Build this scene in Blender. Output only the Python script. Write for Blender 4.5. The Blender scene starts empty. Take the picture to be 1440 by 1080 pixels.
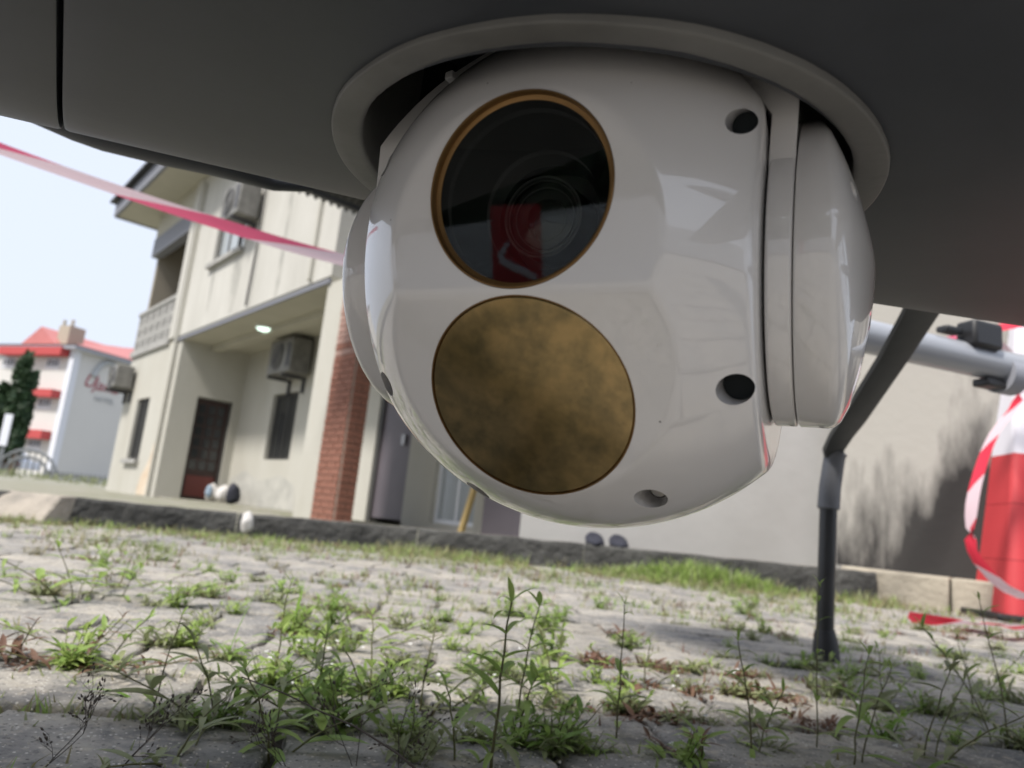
import bpy, bmesh, math, random
from mathutils import Vector, Matrix, Euler, noise
R_ = math.radians
rnd = random.Random(7)
scene = bpy.context.scene
col = scene.collection

# ------------------------------------------------------------------ camera
CAM_H = 0.20
PITCH, ROLL, FPX = R_(10.7), R_(6.0), 1040.0
Fw = Vector((0, math.cos(PITCH), math.sin(PITCH)))
R0 = Vector((1, 0, 0)); U0 = R0.cross(Fw)
Rt = R0*math.cos(ROLL) + U0*math.sin(ROLL)
Up = -R0*math.sin(ROLL) + U0*math.cos(ROLL)
CAM = Vector((0, 0, CAM_H))
cd = bpy.data.cameras.new('camera'); cam = bpy.data.objects.new('camera', cd); col.objects.link(cam)
m = Matrix((Rt, Up, -Fw)).transposed().to_4x4(); m.translation = CAM
cam.matrix_world = m
cd.sensor_width = 36; cd.lens = 26.0; cd.clip_start = 0.01; cd.clip_end = 3000
cd.dof.use_dof = True; cd.dof.focus_distance = 0.41; cd.dof.aperture_fstop = 10.0
scene.camera = cam

# ------------------------------------------------------------------ light
SUN_EL, SUN_AZ = R_(53), R_(-140)          # azimuth from +Y towards +X : behind the camera, to the left
world = bpy.data.worlds.new('World'); scene.world = world; world.use_nodes = True
nt = world.node_tree; bg = nt.nodes['Background']
sky = nt.nodes.new('ShaderNodeTexSky'); sky.sky_type = 'NISHITA'; sky.sun_disc = False
sky.sun_elevation = SUN_EL; sky.sun_rotation = SUN_AZ
sky.air_density = 1.0; sky.dust_density = 6.0; sky.ozone_density = 1.0
mix = nt.nodes.new('ShaderNodeMix'); mix.data_type = 'RGBA'; mix.inputs[0].default_value = 0.72
nt.links.new(sky.outputs[0], mix.inputs[6]); mix.inputs[7].default_value = (10.7, 11.6, 13.5, 1)   # thin even cloud veil
nt.links.new(mix.outputs[2], bg.inputs[0]); bg.inputs[1].default_value = 0.0535
sd = bpy.data.lights.new('sun', 'SUN'); sun = bpy.data.objects.new('sun', sd); col.objects.link(sun)
sd.energy = 2.6; sd.angle = R_(8.0); sd.color = (1.0, 0.95, 0.88)
sdir = Vector((math.sin(SUN_AZ)*math.cos(SUN_EL), math.cos(SUN_AZ)*math.cos(SUN_EL), math.sin(SUN_EL)))
sun.rotation_euler = sdir.to_track_quat('Z', 'Y').to_euler(); sun.location = sdir*50
scene.view_settings.view_transform = 'Standard'; scene.view_settings.look = 'None'
scene.view_settings.exposure = 0.94; scene.view_settings.gamma = 1
scene.view_settings.use_curve_mapping = False
scene.cycles.max_bounces = 10; scene.cycles.diffuse_bounces = 5; scene.cycles.transparent_max_bounces = 16
scene.cycles.use_denoising = True

# ------------------------------------------------------------------ helpers
def ray(px, py):
    return (Rt*((px-720)/FPX) - Up*((py-540)/FPX) + Fw).normalized()
def at_z(px, py, z=0.0):
    d = ray(px, py); return CAM + d*((z-CAM_H)/d.z)
def at_y(px, py, Y):
    d = ray(px, py); return CAM + d*(Y/d.y)

def link(name, mesh, mat=None, parent=None, loc=None):
    o = bpy.data.objects.new(name, mesh); col.objects.link(o)
    if mat is not None and hasattr(mesh, 'materials') and not mesh.materials: mesh.materials.append(mat)
    if parent: o.parent = parent
    if loc is not None: o.location = loc
    return o
def empty(name, loc=(0, 0, 0), rz=0.0):
    o = bpy.data.objects.new(name, None); col.objects.link(o); o.location = loc; o.rotation_euler.z = rz
    o.empty_display_size = .05; return o
def tag(o, label=None, cat=None, group=None, kind=None):
    if label: o['label'] = label
    if cat: o['category'] = cat
    if group: o['group'] = group
    if kind: o['kind'] = kind
    return o
def mesh_of(name, V, F, smooth=False):
    me = bpy.data.meshes.new(name); me.from_pydata([tuple(v) for v in V], [], F); me.update()
    if smooth: me.polygons.foreach_set('use_smooth', [True]*len(me.polygons))
    return me

class MB:
    def __init__(s): s.V = []; s.F = []; s.sm = []
    def add(s, V, F, smooth=False):
        n = len(s.V); s.V += [Vector(v) for v in V]; s.F += [tuple(i+n for i in f) for f in F]; s.sm += [smooth]*len(F); return s
    def box(s, a, b, rz=0.0, piv=None):
        x0, y0, z0 = [min(p, q) for p, q in zip(a, b)]; x1, y1, z1 = [max(p, q) for p, q in zip(a, b)]
        V = [Vector(p) for p in ((x0,y0,z0),(x1,y0,z0),(x1,y1,z0),(x0,y1,z0),(x0,y0,z1),(x1,y0,z1),(x1,y1,z1),(x0,y1,z1))]
        if rz:
            M = Matrix.Rotation(rz, 3, 'Z'); c = Vector(piv or (0, 0, 0)); V = [c+M@(v-c) for v in V]
        return s.add(V, [(0,3,2,1),(4,5,6,7),(0,1,5,4),(1,2,6,5),(2,3,7,6),(3,0,4,7)])
    def tube(s, pts, rad, n=10, cap=True):
        pts = [Vector(p) for p in pts]
        if not isinstance(rad, (list, tuple)): rad = [rad]*len(pts)
        V = []; F = []; prev = None
        for i, p in enumerate(pts):
            d = (pts[min(i+1, len(pts)-1)]-pts[max(i-1, 0)]).normalized()
            a = prev if prev is not None else (Vector((0, 0, 1)) if abs(d.z) < .9 else Vector((1, 0, 0)))
            a = (a-d*a.dot(d)).normalized(); prev = a; b = d.cross(a)
            for k in range(n):
                t = 2*math.pi*k/n; V.append(p+(a*math.cos(t)+b*math.sin(t))*rad[i])
        for i in range(len(pts)-1):
            for k in range(n):
                F.append((i*n+k, i*n+(k+1) % n, (i+1)*n+(k+1) % n, (i+1)*n+k))
        if cap: F.append(tuple(range(n))[::-1]); F.append(tuple((len(pts)-1)*n+k for k in range(n)))
        return s.add(V, F, True)
    def lathe(s, prof, n=64, M=None, closed=False):
        V = []; F = []
        for (r, z) in prof:
            for k in range(n):
                t = 2*math.pi*k/n; v = Vector((r*math.cos(t), r*math.sin(t), z)); V.append(M@v if M else v)
        L = len(prof)
        for i in range(L if closed else L-1):
            j = (i+1) % L
            for k in range(n): F.append((i*n+k, i*n+(k+1) % n, j*n+(k+1) % n, j*n+k))
        return s.add(V, F, True)
    def quad(s, a, b, c, d): return s.add([a, b, c, d], [(0, 1, 2, 3)])
    def mesh(s, name, sharp=None):
        me = mesh_of(name, s.V, s.F); me.polygons.foreach_set('use_smooth', s.sm)
        if sharp and hasattr(me, 'set_sharp_from_angle'): me.set_sharp_from_angle(angle=R_(sharp))
        return me
    def build(s, name, mat, parent=None, sharp=35, bevel=0, **k):
        o = link(name, s.mesh(name, sharp), mat, parent, **k)
        if bevel:
            b = o.modifiers.new('bevel', 'BEVEL'); b.width = bevel; b.segments = 2; b.limit_method = 'ANGLE'; b.angle_limit = R_(40)
        return o
def fixn(me):
    bm = bmesh.new(); bm.from_mesh(me); bmesh.ops.recalc_face_normals(bm, faces=bm.faces); bm.to_mesh(me); bm.free(); return me
def boolean(me, cut_me, name):
    a = bpy.data.objects.new('tmp_a', me); b = bpy.data.objects.new('tmp_b', cut_me)
    col.objects.link(a); col.objects.link(b)
    md = a.modifiers.new('b', 'BOOLEAN'); md.operation = 'DIFFERENCE'; md.object = b; md.solver = 'EXACT'
    dg = bpy.context.evaluated_depsgraph_get(); dg.update()
    out = bpy.data.meshes.new_from_object(a.evaluated_get(dg)); out.name = name
    bpy.data.objects.remove(a); bpy.data.objects.remove(b)
    return out

# ------------------------------------------------------------------ materials
def mat(name, color=(.5, .5, .5), rough=.6, metal=0., coat=0., spec=.5, noise_amt=0., nscale=5., bump=0., bscale=40., col2=None,
        detail=6., coat_rough=.03, streak=False, trans=0., bdist=.02):
    M = bpy.data.materials.new(name); M.use_nodes = True; t = M.node_tree; p = t.nodes['Principled BSDF']
    p.inputs['Base Color'].default_value = (*color, 1); p.inputs['Roughness'].default_value = rough
    p.inputs['Metallic'].default_value = metal; p.inputs['Specular IOR Level'].default_value = spec
    p.inputs['Coat Weight'].default_value = coat; p.inputs['Coat Roughness'].default_value = coat_rough
    tc = t.nodes.new('ShaderNodeTexCoord'); vec = tc.outputs['Object']
    if streak:
        mp = t.nodes.new('ShaderNodeMapping'); mp.inputs['Scale'].default_value = streak if isinstance(streak, tuple) else (1, 1, .12)
        t.links.new(vec, mp.inputs[0]); vec2 = mp.outputs[0]
    else: vec2 = vec
    if noise_amt or col2:
        n = t.nodes.new('ShaderNodeTexNoise'); n.inputs['Scale'].default_value = nscale; n.inputs['Detail'].default_value = detail
        n.inputs['Roughness'].default_value = .62; t.links.new(vec2, n.inputs['Vector'])
        mx = t.nodes.new('ShaderNodeMix'); mx.data_type = 'RGBA'
        r = t.nodes.new('ShaderNodeMapRange'); r.inputs[1].default_value = .35; r.inputs[2].default_value = .68
        t.links.new(n.outputs[0], r.inputs[0]); t.links.new(r.outputs[0], mx.inputs[0])
        mx.inputs[6].default_value = (*color, 1)
        c2 = col2 or tuple(c*(1-noise_amt) for c in color); mx.inputs[7].default_value = (*c2, 1)
        t.links.new(mx.outputs[2], p.inputs['Base Color'])
    if bump:
        n2 = t.nodes.new('ShaderNodeTexNoise'); n2.inputs['Scale'].default_value = bscale; n2.inputs['Detail'].default_value = 8
        t.links.new(vec, n2.inputs['Vector'])
        b = t.nodes.new('ShaderNodeBump'); b.inputs['Strength'].default_value = bump; b.inputs['Distance'].default_value = bdist
        t.links.new(n2.outputs[0], b.inputs['Height']); t.links.new(b.outputs[0], p.inputs['Normal'])
    if trans:
        tr = t.nodes.new('ShaderNodeBsdfTranslucent'); ms = t.nodes.new('ShaderNodeMixShader'); ms.inputs[0].default_value = trans
        out = t.nodes['Material Output']
        if p.inputs['Base Color'].links: t.links.new(p.inputs['Base Color'].links[0].from_socket, tr.inputs[0])
        else: tr.inputs[0].default_value = (*color, 1)
        t.links.new(p.outputs[0], ms.inputs[1]); t.links.new(tr.outputs[0], ms.inputs[2]); t.links.new(ms.outputs[0], out.inputs[0])
    return M
def mathn(t, op, a, b=None, clamp=False):
    n = t.nodes.new('ShaderNodeMath'); n.operation = op; n.use_clamp = clamp
    for i, v in enumerate((a, b)):
        if v is None: continue
        if isinstance(v, (int, float)): n.inputs[i].default_value = v
        else: t.links.new(v, n.inputs[i])
    return n.outputs[0]

def paver_mat():
    M = bpy.data.materials.new('weathered concrete paver'); M.use_nodes = True; t = M.node_tree; p = t.nodes['Principled BSDF']
    tc = t.nodes.new('ShaderNodeTexCoord'); geo = t.nodes.new('ShaderNodeNewGeometry'); oi = t.nodes.new('ShaderNodeObjectInfo')
    pos = geo.outputs['Position']
    def nz(scale, det=8, rough=.6):
        n = t.nodes.new('ShaderNodeTexNoise'); n.inputs['Scale'].default_value = scale; n.inputs['Detail'].default_value = det
        n.inputs['Roughness'].default_value = rough; t.links.new(pos, n.inputs['Vector']); return n.outputs[0]
    def mapr(s, a, b, c=0., d=1.):
        r = t.nodes.new('ShaderNodeMapRange'); r.inputs[1].default_value = a; r.inputs[2].default_value = b
        r.inputs[3].default_value = c; r.inputs[4].default_value = d; t.links.new(s, r.inputs[0]); return r.outputs[0]
    def mixc(f, a, b):
        mx = t.nodes.new('ShaderNodeMix'); mx.data_type = 'RGBA'
        if isinstance(f, float): mx.inputs[0].default_value = f
        else: t.links.new(f, mx.inputs[0])
        for i, c in ((6, a), (7, b)):
            if isinstance(c, tuple): mx.inputs[i].default_value = (*c, 1)
            else: t.links.new(c, mx.inputs[i])
        return mx.outputs[2]
    base = mixc(oi.outputs['Random'], (.215, .212, .208), (.335, .318, .292))
    big = mapr(nz(3.5, 5), .42, .62)
    c = mixc(big, base, (.40, .37, .32))              # sandy film
    c = mixc(mapr(nz(11, 9, .7), .47, .62, 0, .75), c, (.125, .125, .128))   # lichen and grime
    c = mixc(mapr(nz(48, 7, .7), .53, .64, 0, .6), c, (.50, .44, .35))
    c = mixc(mapr(nz(85, 5, .7), .56, .64, 0, .5), c, (.10, .10, .10))
    v = t.nodes.new('ShaderNodeTexVoronoi'); v.inputs['Scale'].default_value = 260; t.links.new(pos, v.inputs['Vector'])
    wn = t.nodes.new('ShaderNodeTexWhiteNoise'); t.links.new(v.outputs['Position'], wn.inputs['Vector'])
    grain = mathn(t, 'MULTIPLY', mapr(v.outputs['Distance'], .22, .38, 1, 0), mapr(wn.outputs[0], .80, .84))
    c = mixc(grain, c, (.66, .62, .56))
    dk = mathn(t, 'MULTIPLY', mapr(v.outputs['Distance'], .25, .42, 1, 0), mapr(wn.outputs[0], .16, .12))
    c = mixc(dk, c, (.09, .085, .08))
    t.links.new(c, p.inputs['Base Color']); p.inputs['Roughness'].default_value = .92
    p.inputs['Specular IOR Level'].default_value = .25
    b = t.nodes.new('ShaderNodeBump'); b.inputs['Strength'].default_value = .9; b.inputs['Distance'].default_value = .004
    h = mathn(t, 'ADD', nz(45, 10, .7), mathn(t, 'MULTIPLY', nz(220, 4), .45))
    t.links.new(h, b.inputs['Height']); t.links.new(b.outputs[0], p.inputs['Normal'])
    return M
def leaf_mat(name, c1, c2, trans=.35, rough=.45):
    M = bpy.data.materials.new(name); M.use_nodes = True; t = M.node_tree; p = t.nodes['Principled BSDF']
    oi = t.nodes.new('ShaderNodeObjectInfo'); geo = t.nodes.new('ShaderNodeNewGeometry')
    n = t.nodes.new('ShaderNodeTexNoise'); n.inputs['Scale'].default_value = 35; n.inputs['Detail'].default_value = 4
    t.links.new(geo.outputs['Position'], n.inputs['Vector'])
    f = mathn(t, 'ADD', mathn(t, 'MULTIPLY', oi.outputs['Random'], .35), mathn(t, 'MULTIPLY', geo.outputs['Random Per Island'], .55))
    f = mathn(t, 'ADD', f, mathn(t, 'MULTIPLY', mathn(t, 'SUBTRACT', n.outputs[0], .5), .8), True)
    mx = t.nodes.new('ShaderNodeMix'); mx.data_type = 'RGBA'; t.links.new(f, mx.inputs[0])
    mx.inputs[6].default_value = (*c1, 1); mx.inputs[7].default_value = (*c2, 1)
    t.links.new(mx.outputs[2], p.inputs['Base Color']); p.inputs['Roughness'].default_value = rough
    p.inputs['Specular IOR Level'].default_value = .4
    tr = t.nodes.new('ShaderNodeBsdfTranslucent'); t.links.new(mx.outputs[2], tr.inputs[0])
    ms = t.nodes.new('ShaderNodeMixShader'); ms.inputs[0].default_value = trans
    t.links.new(p.outputs[0], ms.inputs[1]); t.links.new(tr.outputs[0], ms.inputs[2])
    t.links.new(ms.outputs[0], t.nodes['Material Output'].inputs[0]); return M

# gimbal paint: glossy off-white enamel with a few dust specks
def enamel(name, c, dust=True):
    M = mat(name, c, .32, coat=1., spec=.5, coat_rough=.015)
    t = M.node_tree; p = t.nodes['Principled BSDF']; p.inputs['Coat IOR'].default_value = 1.75; tc = t.nodes.new('ShaderNodeTexCoord')
    v = t.nodes.new('ShaderNodeTexVoronoi'); v.inputs['Scale'].default_value = 55; t.links.new(tc.outputs['Object'], v.inputs['Vector'])
    wn = t.nodes.new('ShaderNodeTexWhiteNoise'); t.links.new(v.outputs['Position'], wn.inputs['Vector'])
    r = t.nodes.new('ShaderNodeMapRange'); r.inputs[1].default_value = .016; r.inputs[2].default_value = .034; r.inputs[3].default_value = 1; r.inputs[4].default_value = 0
    t.links.new(v.outputs['Distance'], r.inputs[0])
    g = mathn(t, 'MULTIPLY', r.outputs[0], mathn(t, 'GREATER_THAN', wn.outputs[0], .72))
    n = t.nodes.new('ShaderNodeTexNoise'); n.inputs['Scale'].default_value = 9; n.inputs['Detail'].default_value = 5; t.links.new(tc.outputs['Object'], n.inputs['Vector'])
    mx0 = t.nodes.new('ShaderNodeMix'); mx0.data_type = 'RGBA'; t.links.new(n.outputs[0], mx0.inputs[0])
    mx0.inputs[6].default_value = (*c, 1); mx0.inputs[7].default_value = (c[0]*.93, c[1]*.92, c[2]*.90, 1)
    mx = t.nodes.new('ShaderNodeMix'); mx.data_type = 'RGBA'; t.links.new(g, mx.inputs[0])
    t.links.new(mx0.outputs[2], mx.inputs[6]); mx.inputs[7].default_value = (.05, .045, .04, 1)
    t.links.new(mx.outputs[2], p.inputs['Base Color'])
    n3 = t.nodes.new('ShaderNodeTexNoise'); n3.inputs['Scale'].default_value = 24; n3.inputs['Detail'].default_value = 2; t.links.new(tc.outputs['Object'], n3.inputs['Vector'])
    b = t.nodes.new('ShaderNodeBump'); b.inputs['Strength'].default_value = .05; b.inputs['Distance'].default_value = .004
    t.links.new(n3.outputs[0], b.inputs['Height']); t.links.new(b.outputs[0], p.inputs['Normal']); t.links.new(b.outputs[0], p.inputs['Coat Normal'])
    return M

def window_mat():
    M = bpy.data.materials.new('coated clear lens glass'); M.use_nodes = True; t = M.node_tree
    for n in list(t.nodes):
        if n.type == 'BSDF_PRINCIPLED': t.nodes.remove(n)
    g = t.nodes.new('ShaderNodeBsdfGlossy'); g.inputs['Roughness'].default_value = .004; g.inputs['Color'].default_value = (.9, .95, .93, 1)
    tr = t.nodes.new('ShaderNodeBsdfTransparent'); tr.inputs[0].default_value = (.72, .74, .72, 1)
    fr = t.nodes.new('ShaderNodeFresnel'); fr.inputs[0].default_value = 1.52
    ms = t.nodes.new('ShaderNodeMixShader'); t.links.new(fr.outputs[0], ms.inputs[0]); t.links.new(tr.outputs[0], ms.inputs[1]); t.links.new(g.outputs[0], ms.inputs[2])
    t.links.new(ms.outputs[0], t.nodes['Material Output'].inputs[0]); return M

MT = dict(
    enamel=enamel('off white gloss enamel', (.72, .712, .715)),
    hull=mat('grey fuselage paint', (.040, .045, .054), .5, coat=.0, noise_amt=.22, nscale=11, bump=.03, bscale=300, bdist=.001),
    ring=mat('scuffed grey ring paint', (.15, .15, .143), .55, noise_amt=.28, nscale=16, bump=.25, bscale=60, bdist=.002),
    bore=mat('matt black for hole lining and well shade', (.012, .016, .018), .9),
    black=mat('black plastic', (.018, .018, .02), .45),
    carbon=mat('matt black tube', (.012, .013, .015), .42, coat=.2),
    gear=mat('dark grey coated leg strap', (.055, .058, .06), .55, noise_amt=.15, nscale=30),
    sleeve=mat('grey heat shrink sleeve', (.13, .135, .15), .42),
    boom=mat('pale grey boom paint', (.34, .355, .39), .3, coat=.5, coat_rough=.1),
    gold=mat('bronze anodised ring', (.25, .145, .055), .34, metal=.75, noise_amt=.25, nscale=40),
    glass=window_mat(),
    amber=mat('amber infrared mirror with painted ground reflection', (.44, .315, .15), .16, metal=.93, col2=(.20, .165, .09), nscale=85, detail=15),  # second tone paints the mottled ground reflection into the colour
    barrel=mat('lens barrel interior black', (.009, .010, .011), .5),
    barrel_ring=mat('lens barrel grey edge', (.05, .053, .05), .4, metal=.3),
    steel=mat('screw steel', (.30, .29, .28), .35, metal=1.),
    copper=mat('copper lug', (.85, .42, .30), .35, metal=.6),
    white=mat('white plastic', (.78, .78, .78), .4),
    earth=mat('joint dirt', (.06, .052, .042), 1., noise_amt=.5, nscale=30, bump=.8, bscale=90, bdist=.01),
    verge=mat('dusty yard ground', (.30, .28, .25), .95, col2=(.18, .19, .11), nscale=1.5, bump=.4, bscale=12),
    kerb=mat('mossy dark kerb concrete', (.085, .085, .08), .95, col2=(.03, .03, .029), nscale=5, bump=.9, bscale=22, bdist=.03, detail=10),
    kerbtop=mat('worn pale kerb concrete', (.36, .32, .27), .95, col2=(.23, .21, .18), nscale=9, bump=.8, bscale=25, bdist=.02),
    cream=mat('weathered cream wall paint', (.46, .45, .405), .85, col2=(.405, .39, .34), nscale=.9, streak=(1, 1, .5), bump=.15, bscale=20),
    cream_up=mat('grimy cream upper wall paint', (.50, .49, .455), .85, col2=(.42, .41, .375), nscale=1.3, streak=(1, 1, .3), bump=.15, bscale=20),
    soffit=mat('cream soffit paint', (.44, .42, .35), .9, noise_amt=.12, nscale=1.2),
    brick=mat('red face brick', (.29, .125, .085), .85, col2=(.18, .08, .055), nscale=7, bump=.5, bscale=60, bdist=.01),
    brick_worn=mat('whitened red brick', (.40, .28, .24), .9, col2=(.27, .14, .11), nscale=12, bump=.5, bscale=60, bdist=.01),
    mortar=mat('brick mortar', (.30, .24, .20), .95),
    fascia=mat('grey roof fascia', (.17, .175, .20), .6),
    roofing=mat('dark corrugated roofing', (.05, .053, .057), .5, noise_amt=.2, nscale=4),
    block=mat('grey screen block', (.36, .355, .34), .9, noise_amt=.25, nscale=6),
    darkwood=mat('dark brown door', (.045, .022, .018), .5, noise_amt=.3, nscale=5),
    redwood=mat('dark red door panel', (.12, .025, .02), .5),
    purple=mat('plum grey steel door', (.115, .10, .115), .5, noise_amt=.1, nscale=3),
    pane=mat('dark window pane', (.03, .033, .035), .12, spec=.6),
    pane_pale=mat('pale curtained pane', (.35, .38, .40), .15, spec=.6),
    frame=mat('dark window frame', (.06, .058, .055), .5),
    pale_frame=mat('white window frame', (.72, .74, .78), .5),
    dark_room=mat('dark beige balcony plaster', (.30, .27, .22), .9),  # darker beige than the outer wall paint
    acw=mat('grimy air conditioner casing', (.22, .215, .20), .55, noise_amt=.45, nscale=6),
    acb=mat('dark air conditioner grille', (.04, .04, .045), .5),
    wall=mat('dirty white boundary wall', (.40, .395, .385), .9, col2=(.34, .333, .32), nscale=1.2, bump=.12, bscale=14),
    plinth=mat('sandy plinth block', (.40, .36, .29), .95, noise_amt=.22, nscale=8, bump=.5, bscale=30),
    red=mat('red banner fabric', (.62, .06, .07), .55, noise_amt=.08, nscale=5, trans=.15),
    whitefab=mat('white banner fabric', (.80, .79, .86), .6, trans=.15),
    tape_r=mat('red barrier film', (.75, .04, .08), .3, trans=.3),
    tape_w=mat('white barrier film', (.76, .60, .66), .3, trans=.3),
    tape_p=mat('pink washed barrier film', (.74, .13, .24), .3, trans=.3),
    hotel=mat('hotel pale wall', (.56, .55, .53), .85, noise_amt=.05, nscale=.2),
    hotel_s=mat('hotel grey side wall', (.56, .555, .545), .85, noise_amt=.05, nscale=.2),
    hotel_w=mat('hotel white trim', (.62, .64, .70), .7),
    hred=mat('hotel red paint', (.42, .06, .06), .7),
    hroof=mat('hotel red roof sheet', (.46, .17, .16), .6, noise_amt=.1, nscale=1),
    hgutter=mat('hotel grey gutter', (.30, .31, .35), .6),
    sign_r=mat('dark red sign letter', (.33, .07, .09), .5),
    sign_g=mat('grey sign letter', (.38, .40, .42), .5),
    rail=mat('grey iron railing', (.16, .17, .18), .5),
    yellow=mat('yellowed timber', (.55, .40, .17), .7),
    sack=mat('pale crumpled plastic sack', (.62, .60, .58), .45, bump=.5, bscale=20, noise_amt=.2, nscale=14),
    cloth_d=mat('dark navy cloth', (.02, .022, .035), .8),
    blue=mat('blue print', (.25, .33, .42), .5),
    bark=mat('bark', (.11, .085, .06), .9, noise_amt=.3, nscale=10),
    stone=mat('pale grit', (.5, .46, .40), .9),
)
MT['paver'] = paver_mat()
MT['leaf'] = leaf_mat('weed leaf', (.19, .32, .065), (.42, .52, .16), .42)
MT['leaf_dull'] = leaf_mat('dull weed leaf', (.20, .235, .10), (.34, .36, .19), .3)
MT['leaf_bright'] = leaf_mat('bright grass blade', (.16, .33, .04), (.28, .45, .07), .45, .35)
MT['leaf_red'] = leaf_mat('rusty creeping weed', (.15, .075, .05), (.24, .15, .10), .3)
MT['leaf_dry'] = leaf_mat('straw coloured weed', (.22, .20, .10), (.33, .30, .16), .3)
MT['stem'] = leaf_mat('weed stem', (.09, .07, .035), (.16, .17, .06), .1)
MT['twig'] = leaf_mat('dark dry twig', (.045, .035, .028), (.08, .06, .045), .0, .7)
MT['crown'] = leaf_mat('tree leaves', (.035, .07, .025), (.07, .12, .035), .2)
MT['cypress'] = leaf_mat('cypress needles', (.025, .055, .028), (.05, .085, .035), .1)

# ================================================================== SETTING
g = MB().quad((-900, -900, -.035), (900, -900, -.035), (900, 900, -.035), (-900, 900, -.035)).build('ground', MT['earth']); tag(g, kind='structure')

KL = [(-7.5, 2.2), (-4.6, 2.75), (-2.25, 3.32), (-1.35, 3.82), (0.0, 4.16), (2.02, 3.98)]       # kerb face line
KT = [.115, .115, .115, .115, .135, .150]
def kerb_y(x):
    if x <= KL[0][0]: return KL[0][1]
    for a, b in zip(KL, KL[1:]):
        if x <= b[0]: return a[1]+(b[1]-a[1])*(x-a[0])/(b[0]-a[0])
    return 3.98
# raised yard behind the kerb, reaching the horizon
V = [(x, y+.05, .012) for (x, y), h in zip(KL, KT)] + [(7.0, 4.03, .012), (600, 4.10, .012), (900, 900, .012), (-900, 900, .012), (-900, 2.3, .012)]
me = mesh_of('yard_ground', V, [tuple(range(len(V)))]); yg = link('yard_ground', me, MT['verge']); tag(yg, kind='structure')

# kerb: stones one by one
kerb = empty('kerb'); tag(kerb, 'low dark mossy concrete kerb along the far edge of the paving', 'kerb')
def kerb_pos(s):
    acc = 0
    for (a, b, ha, hb) in zip(KL, KL[1:], KT, KT[1:]):
        L = math.hypot(b[0]-a[0], b[1]-a[1])
        if s <= acc+L+1e-6:
            f = (s-acc)/L; return Vector((a[0]+(b[0]-a[0])*f, a[1]+(b[1]-a[1])*f, ha+(hb-ha)*f)), math.atan2(b[1]-a[1], b[0]-a[0])
        acc += L
    return Vector((*KL[-1], KT[-1])), 0.
tot = sum(math.hypot(b[0]-a[0], b[1]-a[1]) for a, b in zip(KL, KL[1:]))
s = 0.; kr = random.Random(3)
while s < tot-.2:
    L = .92; p0, _ = kerb_pos(s+.0015); p1, _ = kerb_pos(min(s+L-.0015, tot))
    d = (p1-p0); d.z = 0; ln = d.length; d.normalize(); nrm = Vector((-d.y, d.x, 0))
    V = []; F = []; n = 12
    broken = p0.x < -1.95 and p1.x > -2.1
    for i in range(n+1):
        f = i/n; c = p0.lerp(p1, f); zt = c.z+.004*noise.noise(Vector((c.x*6, 1, 0)))+kr.uniform(-.002, .002)
        j = .012*noise.noise(Vector((c.x*9, 5, 0)))
        for (o, z) in ((.0+j, -.03), (.004+j, zt*.55), (.004+j, zt-.014), (.016, zt), (.085, zt), (.10, zt-.012), (.10, -.03)):
            V.append((c.x+nrm.x*o, c.y+nrm.y*o, z))
    for i in range(n):
        for k in range(6): F.append((i*7+k, i*7+k+1, (i+1)*7+k+1, (i+1)*7+k)[::-1])
    F.append(tuple(range(7))); F.append(tuple(n*7+k for k in range(7))[::-1])
    me = mesh_of('kerb_stone', V, F, True); me.set_sharp_from_angle(angle=R_(40)); fixn(me)
    me.materials.append(MT['kerb']); me.materials.append(MT['kerbtop'])
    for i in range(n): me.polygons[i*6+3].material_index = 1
    o = link('kerb_stone', me, None, kerb)
    s += L
# pale broken wedge of kerb at the left
wp = at_z(52, 730, 0); wp = Vector((wp.x, kerb_y(wp.x)-.07, 0))
w = MB(); V = []
for (x, y, z) in ((-.12, -.10, 0), (.16, -.06, 0), (.20, .07, 0), (-.12, .07, 0), (-.11, 0.02, .07), (.17, .02, .118), (.22, .07, .124), (-.10, .07, .122)): V.append(wp+Vector((x, y, z)))
w.add(V, [(0,3,2,1),(4,5,6,7),(0,1,5,4),(1,2,6,5),(2,3,7,6),(3,0,4,7)])
o = w.build('broken_kerb_piece', MT['kerbtop'], bevel=.008); tag(o, 'pale sandy broken concrete wedge leaning against the kerb at the left', 'concrete lump')

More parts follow.
